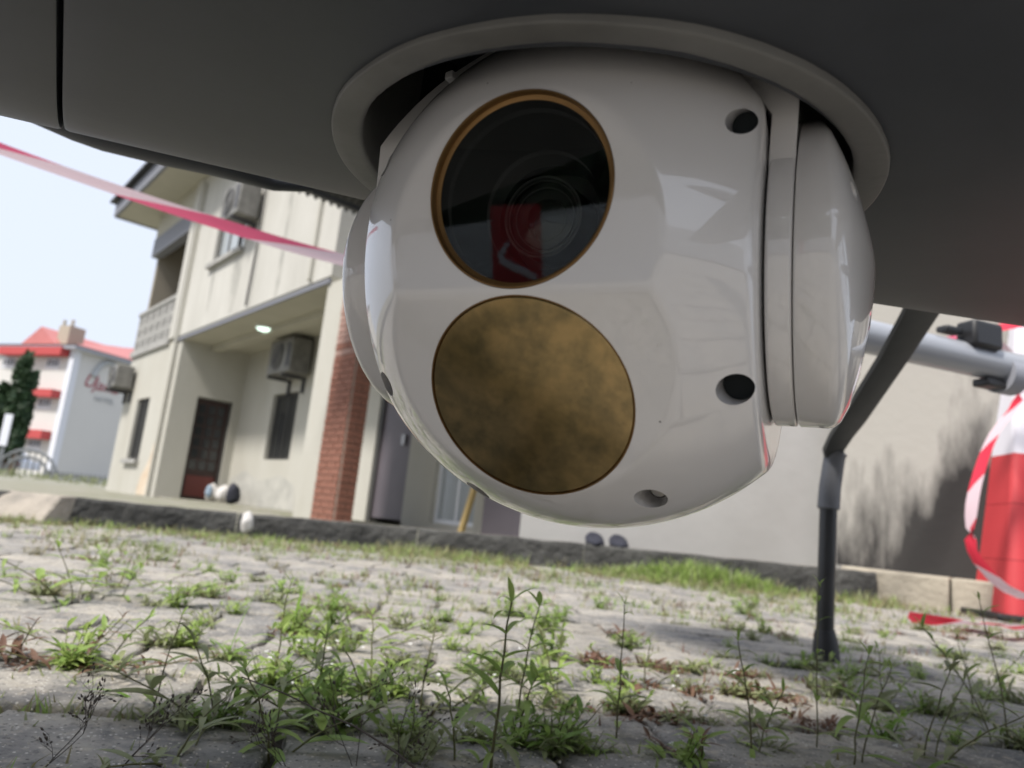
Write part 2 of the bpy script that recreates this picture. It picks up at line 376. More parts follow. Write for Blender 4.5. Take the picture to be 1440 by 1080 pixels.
# ------------------------------------------------------------------ pavement
pave = empty('pavement'); tag(pave, kind='structure')
PW, PD = .240, .165
def paver_mesh(i, seg=5):
    r = random.Random(100+i); hw, hd = PW/2-.0042, PD/2-.0042; kx = .013
    def edge(a, b, nx, ny, sgn, n):
        out = []
        for k in range(n):
            f = k/n; w = sgn*kx*(1 if .22 < f < .78 else 0)*.5
            if .14 < f < .22: w = sgn*kx*.5*(f-.14)/.08
            if .78 < f < .86: w = sgn*kx*.5*(.86-f)/.08
            j = r.uniform(-.0014, .0014)
            out.append((a[0]+(b[0]-a[0])*f+nx*(w+j), a[1]+(b[1]-a[1])*f+ny*(w+j)))
        return out
    P = edge((-hw, -hd), (hw, -hd), 0, 1, 1, 16)+edge((hw, -hd), (hw, hd), 1, 0, 1, 8)+edge((hw, hd), (-hw, hd), 0, 1, 1, 16)+edge((-hw, hd), (-hw, -hd), 1, 0, 1, 8)
    N = len(P); V = []; F = []
    rings = [(0, -.05), (0, -.007), (.0010, -.0028), (.0028, -.0007), (.006, .0)]
    for (ins, z) in rings:
        for (x, y) in P:
            fx = 1-ins/hw; fy = 1-ins/hd
            V.append((x*fx, y*fy, z + (.0018*noise.noise(Vector((x*60+i*9, y*60, 3))) if z > -.02 else 0)))
    for a in range(len(rings)-1):
        for k in range(N): F.append((a*N+k, a*N+(k+1) % N, (a+1)*N+(k+1) % N, (a+1)*N+k))
    F.append(tuple((len(rings)-1)*N+k for k in range(N)))
    me = mesh_of('paver', V, F, True); me.set_sharp_from_angle(angle=R_(50)); me.materials.append(MT['paver']); return me
PM = [paver_mesh(i) for i in range(10)]
cells = []
ang = R_(4.0)
for j in range(-44, 34):
    for i in range(-40, 41):
        x = (i+(.5 if j % 2 else 0))*PW; y = .31+j*PD
        X = x*math.cos(ang)-y*math.sin(ang)*1.0; Y = y*math.cos(ang)+x*math.sin(ang)
        if Y > kerb_y(X)-.09 or Y < -6: continue
        inview = (abs(X) < .75*Y+.25 and Y > .30)
        cells.append((0 if inview else 1, Y, X, Y))
cells.sort(key=lambda c: (c[0], c[1]))
stuff = MB(); npv = 0
pr = random.Random(11)
def drift(x, y): return .006*noise.noise(Vector((x*2.2, y*2.2, 0)))
for (iv, _, X, Y) in cells:
    dz = pr.uniform(-.0025, .0025)+drift(X, Y); rx, ry = pr.uniform(-.012, .012), pr.uniform(-.007, .007); rz = ang+pr.uniform(-.012, .012)
    if iv == 0 and npv < 298:
        o = link('paver', PM[pr.randrange(10)], None, pave); o.location = (X+pr.uniform(-.002, .002), Y+pr.uniform(-.002, .002), dz); o.rotation_euler = (rx, ry, rz); npv += 1
    elif iv == 0 or (abs(X) < 7):
        M = Matrix.Translation((X, Y, dz)) @ Euler((rx, ry, rz)).to_matrix().to_4x4(); hw, hd = PW/2-.005, PD/2-.005
        V = []
        for (ins, z) in ((0, -.04), (0, -.006), (.007, 0)):
            for (a, b) in ((-1, -1), (0, -.9), (1, -1), (1, 1), (0, 1.1), (-1, 1)): V.append(M @ Vector((a*(hw-ins), b*(hd-ins), z)))
        F = [tuple(12+k for k in range(6))]
        for q in (0, 6):
            for k in range(6): F.append((q+k, q+(k+1) % 6, q+6+(k+1) % 6, q+6+k))
        stuff.add(V, F)
o = stuff.build('far_pavers', MT['paver'], pave, sharp=None); tag(o, kind='stuff')
# dirt in the joints
def grid_sheet(name, x0, x1, y0, y1, n, m_, zf, matl):
    V = []; F = []
    for j in range(m_+1):
        for i in range(n+1):
            x = x0+(x1-x0)*i/n; y = y0+(y1-y0)*j/m_; V.append((x, y, zf(x, y)))
    for j in range(m_):
        for i in range(n): a = j*(n+1)+i; F.append((a, a+1, a+n+2, a+n+1))
    return link(name, mesh_of(name, V, F, True), matl)
ds = grid_sheet('joint_dirt', -4, 4, .2, 4.0, 200, 110, lambda x, y: -.012+.006*noise.noise(Vector((x*14, y*14, 0)))+drift(x, y), MT['earth'])
tag(ds, kind='structure')

# ------------------------------------------------------------------ house (local x = along the facade towards the right and near, y = into the house)
HA, HR = Vector((-6.4647, 14.1267, 0)), R_(-50.226)
hx = Vector((math.cos(HR), math.sin(HR), 0)); hy = Vector((-hx.y, hx.x, 0))
house = empty('house', HA, HR); tag(house, 'two storey cream house with brick column, dark porch door and balcony', 'house')
def hbox(name, a, b, m_, parent=house, bevel=0): return MB().box(a, b).build(name, MT[m_], parent, bevel=bevel)
def wall_with_openings(name, x0, x1, z0, z1, y, th, openings, m_, parent, axis='x'):
    """wall in the plane y (thickness th going +y) with rectangular openings, built from non overlapping boxes"""
    mb = MB(); xs = sorted({x0, x1, *[o[0] for o in openings], *[o[1] for o in openings]})
    for a, b in zip(xs, xs[1:]):
        cuts = sorted([(o[2], o[3]) for o in openings if o[0] <= a+1e-6 and o[1] >= b-1e-6]); z = z0
        for c, d in cuts:
            if c > z+1e-6: mb.box((a, y, z), (b, y+th, c)) if axis == 'x' else mb.box((y, a, z), (y+th, b, c))
            z = d
        if z < z1-1e-6: mb.box((a, y, z), (b, y+th, z1)) if axis == 'x' else mb.box((y, a, z), (y+th, b, z1))
    me = mb.mesh(name); bm = bmesh.new(); bm.from_mesh(me); bmesh.ops.remove_doubles(bm, verts=bm.verts, dist=1e-5)
    seen = {}
    for f in bm.faces: seen.setdefault(frozenset(v.index for v in f.verts), []).append(f)
    kill = [f for fs in seen.values() if len(fs) > 1 for f in fs]; bmesh.ops.delete(bm, geom=kill, context='FACES_ONLY'); bm.to_mesh(me); bm.free()
    return link(name, me, MT[m_], parent)
# ground floor
wall_with_openings('wall', -3.75, 0, 0, 3.06, 0, .2, [(-2.5, -1.55, .72, 2.02)], 'cream', house)
wall_with_openings('wall', .2, 1.34, 0, 3.06, -.2, .2, [(.47, 1.17, 0, 2.03)], 'cream', house, 'y')
wall_with_openings('wall', 0, 11.2, 0, 3.06, 1.34, .2, [(1.58, 2.68, .9, 2.12), (5.55, 6.5, 0, 2.1), (7.15, 8.05, .12, 2.1)], 'cream', house)
hbox('wall', (-3.75, .2, 0), (-3.55, 7, 3.06), 'cream')
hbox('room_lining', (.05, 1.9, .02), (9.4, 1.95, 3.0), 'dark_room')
hbox('porch_floor', (0, .1, 0), (11.2, 1.34, .035), 'verge')
# upper floor
hbox('upper_slab', (-3.75, 0.0, 3.06), (6.2, 7, 3.16), 'soffit')
wall_with_openings('upper_wall', -.50, 6.2, 3.162, 6.6, -.02, .2, [(1.0, 2.55, 4.38, 5.55)], 'cream_up', house)
hbox('corner_pier', (-.86, -.05, 3.162), (-.50, .3, 6.6), 'cream_up')
hbox('upper_wall', (6.0, .18, 3.162), (6.2, 7, 6.6), 'cream_up')
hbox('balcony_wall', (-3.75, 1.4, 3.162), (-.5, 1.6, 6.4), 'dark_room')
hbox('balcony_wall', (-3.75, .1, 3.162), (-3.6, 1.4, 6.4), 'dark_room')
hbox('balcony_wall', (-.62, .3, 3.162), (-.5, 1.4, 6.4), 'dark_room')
hbox('balcony_beam', (-3.75, -.04, 5.55), (-.86, .16, 6.0), 'fascia')
hbox('balcony_beam', (-3.75, -.02, 6.0), (-.86, .16, 6.6), 'soffit')
hbox('balcony_edge', (-3.78, -.06, 3.07), (-.86, 0.0-.001, 3.20), 'block')
hbox('ceiling_beam', (.02, .55, 2.96), (6.1, .75, 3.058), 'soffit')
hbox('drip_edge', (-.5, -.035, 3.06), (6.2, -.0-.001, 3.12), 'fascia')
# wall joints on the facade
for x in (-.30, 5.55): hbox('rain_pipe', (x, -.075, 0 if x < 0 else 3.2), (x+.07, -.021, 6.4), 'cream')
# roof
hbox('soffit', (-4.75, -.75, 6.6), (6.9, 0.35, 6.66), 'soffit')
hbox('fascia', (-4.80, -.82, 6.58), (6.9, -.752, 6.92), 'fascia'); hbox('fascia', (-4.83, -.75, 6.58), (-4.752, 7.5, 6.92), 'fascia')
r = MB().add([(-4.9, -.95, 6.93), (7.0, -.95, 6.93), (7.0, 3.4, 8.6), (-2.0, 3.4, 8.6), (-4.9, 7.7, 6.93), (7.0, 7.7, 6.93), (-4.9, -.95, 6.99), (7.0, -.95, 6.99), (7.0, 3.4, 8.66), (-2.0, 3.4, 8.66), (-4.9, 7.7, 6.99), (7.0, 7.7, 6.99)],
    [(6,7,8,9), (10,6,9), (9,8,11,10), (0,3,2,1), (0,4,3), (3,4,5,2), (0,1,7,6), (4,0,6,10)]).build('roof', MT['roofing'], house)
# balcony screen blocks : open square blocks, one by one
def block_mesh():
    mb = MB(); w, t = .24, .075
    mb.box((-w, -.05, -.14), (w, .05, -.14+t*.6)); mb.box((-w, -.05, .14-t*.6), (w, .05, .14)); mb.box((-w, -.05, -.14+t*.6), (-w+.1, .05, .14-t*.6)); mb.box((w-.1, -.05, -.14+t*.6), (w, .05, .14-t*.6)); mb.box((-.05, -.05, -.14+t*.6), (.05, .05, .14-t*.6))
    me = mb.mesh('screen_block'); me.materials.append(MT['block']); return me
bmh = block_mesh()
for j in range(3):
    for i in range(6):
        o = link('screen_block', bmh, None, house); o.location = (-3.49+i*.482, .03, 3.345+j*.285)
hbox('balcony_rail', (-3.75, -.05, 4.06), (-.86, .12, 4.14), 'block')
# windows, doors
def window(x0, x1, z0, z1, y, bars, pane='pane', parent=house, mull=2, fm='frame', sill=True):
    fr = MB(); t = .05
    fr.box((x0, y, z0), (x1, y+.05, z0+t)).box((x0, y, z1-t), (x1, y+.05, z1)).box((x0, y, z0+t), (x0+t, y+.05, z1-t)).box((x1-t, y, z0+t), (x1, y+.05, z1-t))
    for k in range(1, mull): xm = x0+(x1-x0)*k/mull; fr.box((xm-.02, y+.002, z0+t), (xm+.02, y+.048, z1-t))
    f = fr.build('window', MT[fm], parent)
    for k in range(mull):
        a = x0+(x1-x0)*k/mull+.022; b = x0+(x1-x0)*(k+1)/mull-.022
        MB().box((a, y+.022, z0+t), (b, y+.03, z1-t)).build('pane', MT[pane], f)
    if bars:
        n = int((x1-x0)/.13)
        for k in range(1, n): xb = x0+(x1-x0)*k/n; MB().box((xb-.009, y-.04, z0), (xb+.009, y-.022, z1)).build('bar', MT['frame'], f)
    if sill: MB().box((x0-.08, y-.16, z0-.09), (x1+.08, y-.001, z0-.002)).build('sill', MT['block'], f)
    return f
window(-2.5, -1.55, .72, 2.02, .07, True)
window(1.58, 2.68, .9, 2.12, 1.41, True, sill=False)
window(1.0, 2.55, 4.38, 5.55, .05, False, 'pane_pale', mull=3)
window(7.15, 8.05, .12, 2.1, 1.41, False, 'pane_pale', fm='pale_frame', sill=False)
# glazed porch door in the side wall
pd = hbox('porch_door', (-.17, .50, .02), (-.12, 1.14, 2.0), 'darkwood')
for i in range(3):
    for j in range(6): MB().box((-.119, .56+i*.185, .62+j*.22), (-.112, .70+i*.185, .80+j*.22)).build('pane', MT['pane'], pd)
MB().box((-.119, .55, .1), (-.105, 1.09, .5)).build('lower_panel', MT['redwood'], pd)
hbox('door_frame', (-.10, .472, 0.03), (-.04, .50, 2.028), 'frame'); hbox('door_frame', (-.10, 1.14, 0.03), (-.04, 1.168, 2.028), 'frame')
dd = hbox('steel_door', (5.63, 1.40, .10), (6.45, 1.45, 2.06), 'purple'); hbox('door_frame', (5.552, 1.36, .0), (5.63, 1.42, 2.09), 'frame')
MB().box((6.22, 1.36, 1.12), (6.30, 1.40, 1.26)).build('handle', MT['steel'], dd)
# pier and brick cladding
hbox('pier', (6.12, .0, 0), (6.615, .5, 3.06), 'cream'); hbox('brick_column_core', (6.62, .006, 0), (7.185, .235, 3.06), 'mortar')
br = random.Random(5); BH, BL = .077, .222
bmesh_a = MB().box((-.104, -.011, -.0335), (.104, .012, .0335)).mesh('brick'); bmesh_a.materials.append(MT['brick'])
bmesh_w = MB().box((-.104, -.011, -.0335), (.104, .012, .0335)).mesh('brick'); bmesh_w.materials.append(MT['brick_worn'])
bmesh_h = MB().box((-.049, -.011, -.0335), (.049, .012, .0335)).mesh('brick'); bmesh_h.materials.append(MT['brick'])
bmesh_hw = MB().box((-.049, -.011, -.0335), (.049, .012, .0335)).mesh('brick'); bmesh_hw.materials.append(MT['brick_worn'])
for c in range(39):
    z = .045+c*BH; worn = c > 22 and br.random() < (.85 if c > 26 else .4)
    row = [(6.62+.111, 1), (6.62+.333, 1), (6.62+.505, 0)] if c % 2 == 0 else [(6.62+.055, 0), (6.62+.222, 1), (6.62+.444, 1)]
    for (x, full) in row:
        o = link('brick', (bmesh_w if worn else bmesh_a) if full else (bmesh_hw if worn else bmesh_h), None, house); o.location = (x, br.uniform(-.003, .003), z)
    side = [(.125, 1)] if c % 2 else [(.07, 0), (.18, 0)]
    for (y, full) in side:
        o = link('brick', bmesh_a if full else bmesh_h, None, house); o.location = (7.19+br.uniform(-.002, .002), y, z); o.rotation_euler.z = math.pi/2
# rusty stain and damp run (thin sheets of their own colour, 3 mm proud)
def stain(name, pts, y, m_, parent=house):
    me = mesh_of(name, [(x, y, z) for x, z in pts], [tuple(range(len(pts)))]); o = link(name, me, m_, parent); return o
MT['stain'] = mat('soft rust stain', (.50, .38, .27), .9, col2=(.62, .56, .46), nscale=4)
stain('rust_stain', [(-1.25, .02), (-.5, .02), (-.46, .5), (-.5, .95), (-.62, 1.05), (-.7, .75), (-.9, .55), (-1.1, .4)], -.004, MT['stain'])
MT['streak'] = mat('grey rain streak', (.33, .325, .30), .9, col2=(.47, .46, .42), nscale=3)
stain('rain_streak', [(2.30, 4.35), (2.62, 4.30), (2.66, 3.9), (2.56, 3.3), (2.45, 3.22), (2.34, 3.5), (2.27, 3.9)], -.0235, MT['streak'])
stain('rain_streak', [(1.12, 4.28), (1.30, 4.28), (1.28, 3.8), (1.22, 3.4), (1.17, 3.8)], -.0235, MT['streak'])
stain('rain_streak', [(4.3, 4.9), (4.42, 4.9), (4.45, 3.4), (4.38, 3.15), (4.33, 3.4)], -.0235, MT['streak'])
stain('damp_patch', [(.05, .04), (1.4, .04), (3.2, .04), (3.1, .45), (2.5, .62), (1.5, .5), (.8, .7), (.1, .5)], 1.336, MT['streak'])
MB().tube([(3.35, -.06, 6.3), (3.3, -.07, 5.2), (3.34, -.06, 4.3), (3.3, -.06, 3.2)], .018, 6).build('cable', MT['frame'], house)
# canopy of corrugated sheet over the entrance
can = empty('corrugated_canopy', HA, HR); tag(can, 'dark corrugated metal canopy with scalloped edge above the entrance beside the brick column', 'canopy')
NR = 22; prof = []
for k in range(NR*6+1):
    y = -2.05+k*.0172; prof.append((y, .028*math.sin(2*math.pi*k/6)))
for s_ in range(3):
    y0, y1 = s_*NR*2, (s_+1)*NR*2; V = []; F = []
    for k in range(y0, y1+1):
        y, w = prof[k]
        for (x, zz) in ((7.0-.01*s_, 3.76), (9.9, 4.5)): V += [(x, y, zz+w), (x, y, zz+w+.012)]
    n = y1-y0
    for k in range(n): a = k*4; F += [(a, a+4, a+6, a+2), (a+1, a+3, a+7, a+5), (a, a+1, a+5, a+4)]
    o = link('corrugated_sheet', mesh_of('corrugated_sheet', V, F, True), MT['roofing'], can)
MB().box((7.2, -1.95, 3.68), (7.26, .2, 3.75)).build('canopy_beam', MT['roofing'], can)
hbox('upper_wall', (7.26, .02, 3.06), (11.2, 1.54, 6.0), 'cream')
# fittings on the house
def ac_unit(label, x0, y1, z0, w=.85, h=.6, d=.32, brk=True):
    a = empty('air_conditioner', HA, HR); tag(a, label, 'air conditioner')
    MB().box((x0, y1-d, z0), (x0+w, y1-.05, z0+h)).build('casing', MT['acw'], a, bevel=.02)
    fc = Vector((x0+w*.40, y1-d-.006, z0+h*.5)); Mx = Matrix.Translation(fc) @ Matrix.Rotation(math.pi/2, 4, 'X')
    MB().lathe([(0, 0), (.23, 0), (.24, .006), (.24, -.004)], 28, Mx).build('fan_grille', MT['acb'], a)
    for k in range(4): MB().lathe([(.05+.05*k, .008), (.058+.05*k, .014), (.066+.05*k, .008)], 24, Mx).build('grille_ring', MT['acw'], a)
    MB().box((x0+w*.80, y1-d-.005, z0+.1), (x0+w*.94, y1-d+.002, z0+h-.1)).build('service_panel', MT['acb'], a)
    if brk:
        for q in (.12, .74): MB().box((x0+w*q, y1-d-.03, z0-.07), (x0+w*q+.05, y1, z0-.02)).box((x0+w*q, y1-.05, z0-.30), (x0+w*q+.05, y1, z0-.071)).build('bracket', MT['acb'], a)
    return a
ac_unit('grey air conditioner in dark shade high on the porch back wall above the barred window', 2.12, 1.34, 2.36, .95, .62, .42)
ac_unit('air conditioner hanging beside the upper window of the house', 2.35, -.03, 4.72, .85, .6, .40)
ac_unit('small air conditioner at the left end of the house over the narrow window', -3.70, -.01, 2.28, .7, .5, .42)
cl = empty('ceiling_light', HA, HR); tag(cl, 'small glowing round light under the porch ceiling', 'ceiling light')
q = at_z(372, 462, 3.03); ql = Matrix.Rotation(-HR, 3, 'Z') @ (Vector((q.x, q.y, 0))-Vector((HA.x, HA.y, 0)))
em = bpy.data.materials.new('lit lamp glass'); em.use_nodes = True; p = em.node_tree.nodes['Principled BSDF']
p.inputs['Base Color'].default_value = (.8, .9, .85, 1); p.inputs['Emission Color'].default_value = (.75, 1, .88, 1); p.inputs['Emission Strength'].default_value = 1.1
MT['lamp'] = em
MB().lathe([(0, 3.0), (.10, 3.005), (.13, 3.03), (.13, 3.045)], 20, Matrix.Translation((ql.x, ql.y, -.01))).build('lamp_glass', em, cl)
MB().lathe([(.135, 3.02), (.16, 3.03), (.16, 3.055), (0, 3.056)], 20, Matrix.Translation((ql.x, ql.y, 0))).build('lamp_base', MT['white'], cl)
def lump(name, loc, sz, m_, label, cat, seed, n=3, blue=False, group=None):
    bm = bmesh.new(); bmesh.ops.create_icosphere(bm, subdivisions=n, radius=1)
    for v in bm.verts:
        d = 1+.28*noise.noise(v.co*1.7+Vector((seed, 0, 0)))+.10*noise.noise(v.co*5+Vector((seed, 3, 0)))
        v.co = Vector((v.co.x*sz[0]*d, v.co.y*sz[1]*d, max(v.co.z*d, -.92)*sz[2]))
    me = bpy.data.meshes.new(name); bm.to_mesh(me); bm.free(); me.polygons.foreach_set('use_smooth', [True]*len(me.polygons))
    o = link(name, me, MT[m_]); o.location = loc; tag(o, label, cat, group); return o
def hl(x, y, z): return HA+hx*x+hy*y+Vector((0, 0, z))
lump('plastic_sack', hl(.35, .95, .2), (.13, .15, .17), 'sack', 'pale crumpled sack slumped beside the porch door', 'sack', 1)
lump('plastic_sack', hl(.85, 1.0, .2), (.15, .15, .16), 'sack', 'second pale sack, right of the one nearest the porch door', 'sack', 4)
o = lump('water_sachet_bag', hl(.60, .80, .22), (.06, .06, .12), 'blue', 'small blue printed bag between the two sacks on the porch', 'bag', 7)
lump('dark_bag', hl(1.25, 1.02, .22), (.12, .12, .2), 'cloth_d', 'dark bag against the porch wall right of the pale sacks', 'bag', 9)
# things by the entrance
pl = empty('timber_plank', hl(8.15, 1.1, .03)); tag(pl, 'yellow timber plank leaning by the entrance door', 'plank')
b_ = MB(); b_.tube([(0, 0, 0), (.35, .22, 1.9)], .04, 4); b_.build('plank', MT['yellow'], pl)
bd = MB().box((0, 0, 0), (.95, .08, 1.5)).build('dark_board', MT['purple']); bd.location = hl(8.45, 1.15, .03); bd.rotation_euler.z = HR; tag(bd, 'dark plum board standing right of the yellow plank', 'board')

# ------------------------------------------------------------------ walls on the right
x_l = 0.14
bw = empty('boundary_wall', (x_l, 4.42, 0)); tag(bw, 'long dirty white boundary wall behind the gimbal camera and the leg', 'wall')
wl = 1.93
MT['bwall'] = MT['wall']
MB().box((0, 0, .10), (wl, .18, 3.1)).build('wall_face', MT['wall'], bw)
MB().box((-.03, -.03, 3.1), (wl, .21, 3.18)).build('coping', MT['kerb'], bw)
# stained wall return on a sandy plinth
P0 = Vector((2.03, 4.14, 0)); P1 = Vector((3.02, 3.30, 0)); dv = (P1-P0).normalized(); az = math.atan2(dv.y, dv.x)
sw = empty('stained_wall', P0, az); tag(sw, 'grey concrete wall with black damp stains on a sandy block plinth behind the red banner', 'wall')
def stained():
    M = mat('damp stained concrete', (.45, .43, .39), .95, bump=.15, bscale=18); t = M.node_tree; p = t.nodes['Principled BSDF']
    tc = t.nodes.new('ShaderNodeTexCoord'); mp = t.nodes.new('ShaderNodeMapping'); mp.inputs['Scale'].default_value = (1, 1, .26); t.links.new(tc.outputs['Object'], mp.inputs[0])
    n = t.nodes.new('ShaderNodeTexNoise'); n.inputs['Scale'].default_value = 4.4; n.inputs['Detail'].default_value = 9; n.inputs['Roughness'].default_value = .65; t.links.new(mp.outputs[0], n.inputs['Vector'])
    sp = t.nodes.new('ShaderNodeSeparateXYZ'); t.links.new(tc.outputs['Object'], sp.inputs[0])
    hgt = t.nodes.new('ShaderNodeMapRange'); hgt.inputs[1].default_value = .15; hgt.inputs[2].default_value = 1.0; hgt.inputs[3].default_value = .42; hgt.inputs[4].default_value = -.10; t.links.new(sp.outputs[2], hgt.inputs[0])
    rx = t.nodes.new('ShaderNodeMapRange'); rx.inputs[1].default_value = .0; rx.inputs[2].default_value = .75; rx.inputs[3].default_value = -.06; rx.inputs[4].default_value = .22; t.links.new(sp.outputs[0], rx.inputs[0])
    f = mathn(t, 'ADD', mathn(t, 'ADD', n.outputs[0], hgt.outputs[0]), rx.outputs[0])
    r = t.nodes.new('ShaderNodeMapRange'); r.inputs[1].default_value = .50; r.inputs[2].default_value = .80; t.links.new(f, r.inputs[0])
    mx = t.nodes.new('ShaderNodeMix'); mx.data_type = 'RGBA'; t.links.new(r.outputs[0], mx.inputs[0]); mx.inputs[6].default_value = (.37, .355, .325, 1); mx.inputs[7].default_value = (.035, .033, .032, 1)
    t.links.new(mx.outputs[2], p.inputs['Base Color']); return M
MB().box((-.16, .05, .168), (2.6, .2, 3.0)).build('wall_face', stained(), sw)
for k in range(5): MB().box((-.10+k*.53, -.09, -.02), (.42+k*.53, .28, .166)).build('plinth_block', MT['plinth'], sw, bevel=.012)

# ------------------------------------------------------------------ hotel far behind
HO, HOR = Vector((-38.33, 63.92, 0)), R_(-23.3)
ho = empty('hotel', HO, HOR); tag(ho, 'distant three storey white hotel with red roof, red sunshades and script sign', 'hotel')
def obox(name, a, b, m_, parent=ho): return MB().box(a, b).build(name, MT[m_], parent)
def opl(px, py, face):            # pixel -> local coordinate on the left (y=0) or right (x=0) face
    ex = Vector((math.cos(HOR), math.sin(HOR), 0)); ey = Vector((-ex.y, ex.x, 0)); n = ey if face == 'L' else ex
    d = ray(px, py); k = (HO-CAM).dot(Vector((n.x, n.y, 0)))/d.dot(n); P = CAM+d*k
    return (P-HO).dot(ex if face == 'L' else ey), P.z
obox('front_wall', (-30, 0, 0), (-.5, .4, 11.2), 'hotel'); obox('side_wall', (-.4, .5, 0), (0, 22, 11.2), 'hotel_s')
obox('corner_column', (-.5, -.12, 0), (.12, .5, 11.2), 'hotel_w')
obox('gutter', (-31, -.7, 11.2), (.8, -.4, 11.55), 'hgutter'); obox('gutter', (.5, -.4, 11.2), (.8, 23, 11.55), 'hgutter')
obox('eave', (-31, -.4, 11.2), (.5, 23, 11.3), 'hotel_w')
MB().add([(-31, -.8, 11.56), (.9, -.8, 11.56), (.9, 23, 11.56), (-31, 23, 11.56), (-24, 11, 14.2), (-5.5, 11, 14.2)], [(0,1,5,4), (1,2,5), (2,3,4,5), (3,0,4)]).build('roof', MT['hroof'], ho)
MB().add([(-9.5, 1.2, 12), (-4.5, 1.2, 12), (-4.5, 8, 13.6), (-9.5, 8, 13.6), (-7, 1.2, 13.8), (-7, 8, 13.8)], [(0,1,4), (1,2,5,4), (0,4,5,3)]).build('roof_gable', MT['hroof'], ho)
sx, sz = opl(62, 466, 'L')
obox('water_tank', (sx-1.0, 2.0, 12.0), (sx+.5, 3.6, 14.1), 'plinth'); obox('tank_post', (sx-.95, 2.2, 14.1), (sx-.75, 2.4, 14.7), 'plinth'); obox('tank_post', (sx+.2, 2.2, 14.1), (sx+.4, 2.4, 14.7), 'plinth')
for (wx, wy, ax0, ax1, ay0, ay1) in ((75, 511, 10, 100, 491, 501), (63, 567, 30, 87, 550, 558), (49, 624, 22, 73, 607, 615)):
    cx_, cz = opl(wx, wy, 'L'); a0, az0 = opl(ax0, ay1, 'L'); a1, az1 = opl(ax1, ay0, 'L')
    obox('sunshade', (min(a0, a1)-4*(wy > 0)*0, -.9, az0), (a1, -.02, az1+.0), 'hred')
    f = MB(); w_, h_ = .85, .5
    f.box((cx_-w_, -.06, cz-h_), (cx_+w_, -.005, cz-h_+.12)).box((cx_-w_, -.06, cz+h_-.12), (cx_+w_, -.005, cz+h_))
    for k in range(5): xx = cx_-w_+(2*w_-.1)*k/4; f.box((xx, -.06, cz-h_+.12), (xx+.1, -.005, cz+h_-.12))
    fo = f.build('window', MT['hotel_w'], ho)
    for k in range(4): xx = cx_-w_+.1+(2*w_-.1)*k/4; MB().box((xx, -.03, cz-h_+.3), (xx+(2*w_-.1)/4-.1, -.004, cz+h_-.12)).build('pane', MT['pane'] if k in (1, 2) else MT['acb'], fo)
    for k in range(1, 5):
        xx = cx_-k*6.0
        fo2 = fo.copy(); col.objects.link(fo2); fo2.location.x = -k*6.0
        for ch in list(fo.children):
            c2 = ch.copy(); col.objects.link(c2); c2.parent = fo2
# script sign on the side wall
def text(name, body, size, loc, rot, m_, parent, shear=0., ext=.02):
    cu = bpy.data.curves.new(name, 'FONT'); cu.body = body; cu.size = size; cu.shear = shear; cu.extrude = ext; cu.resolution_u = 3
    tmp = bpy.data.objects.new('tmp', cu); col.objects.link(tmp); me = bpy.data.meshes.new_from_object(tmp); me.name = name; bpy.data.objects.remove(tmp)
    me.materials.clear(); o = link(name, me, MT[m_], parent); o.location = loc; o.rotation_euler = rot; return o
s0, zt = opl(116, 538, 'R'); s1, _ = opl(170, 546, 'R')
k = 0
text('sign_letter', 'U', (s1-s0)*.42, (.05, s0, zt-.25), (R_(90), 0, R_(90)), 'sign_r', ho, .35)
text('sign_letter', 'jama', (s1-s0)*.36, (.05, s0+(s1-s0)*.27, zt-.35), (R_(90), 0, R_(90)), 'sign_r', ho, .35)
text('sign_letter', 'HOTEL', (s1-s0)*.17, (.05, s0+(s1-s0)*.36, zt-1.35), (R_(90), 0, R_(90)), 'sign_g', ho)
arc = []
ac0, az_ = opl(148, 540, 'R')
for q_ in range(15):
    t = math.pi*(.08+.84*q_/14); arc.append((.06, ac0+math.cos(t)*(s1-s0)*.36, az_-.1+math.sin(t)*(s1-s0)*.52))
MB().tube(arc, .28, 6).build('sign_arch', MT['sign_g'], ho)
# boundary railings, car, cypresses and board before the hotel
fe = empty('iron_fence', (0, 0, 0)); tag(fe, 'grey iron railing fence in front of the hotel side wall', 'fence')
fY = 24.0
fa, fb = at_y(58, 683, fY), at_y(142, 695, fY)
topz = at_y(100, 659, fY).z
fl = (Vector((fb.x, fb.y, 0))-Vector((fa.x, fa.y, 0))); n = 13
for i in range(n+1): P = Vector((fa.x, fa.y, 0))+fl*i/n; MB().box((P.x-.025, P.y-.025, .1), (P.x+.025, P.y+.025, topz-.12)).build('picket', MT['rail'], fe)
for z in (.22, topz-.25): MB().box((fa.x, fa.y-.02, z), (fb.x, fb.y+.02, z+.06)).build('rail', MT['rail'], fe)
gt = empty('arched_gate', (0, 0, 0)); tag(gt, 'grey iron gate with round arched top left of the railing', 'gate')
gc = at_y(30, 690, fY); gr = 0.98
for rr in (gr, gr*.72): MB().tube([(gc.x+rr*math.cos(math.pi*q_/14), fY, .12+rr*.85*math.sin(math.pi*q_/14)) for q_ in range(15)], .05, 6).build('arch_bar', MT['rail'], gt)
for i in range(-4, 5):
    x = gc.x+i*.2; h = .85*math.sqrt(max(gr*gr-(i*.2)**2, 0)); MB().box((x-.015, fY-.015, .1), (x+.015, fY+.015, .12+h)).build('gate_bar', MT['rail'], gt)
hedge = MB(); hr_ = random.Random(4)
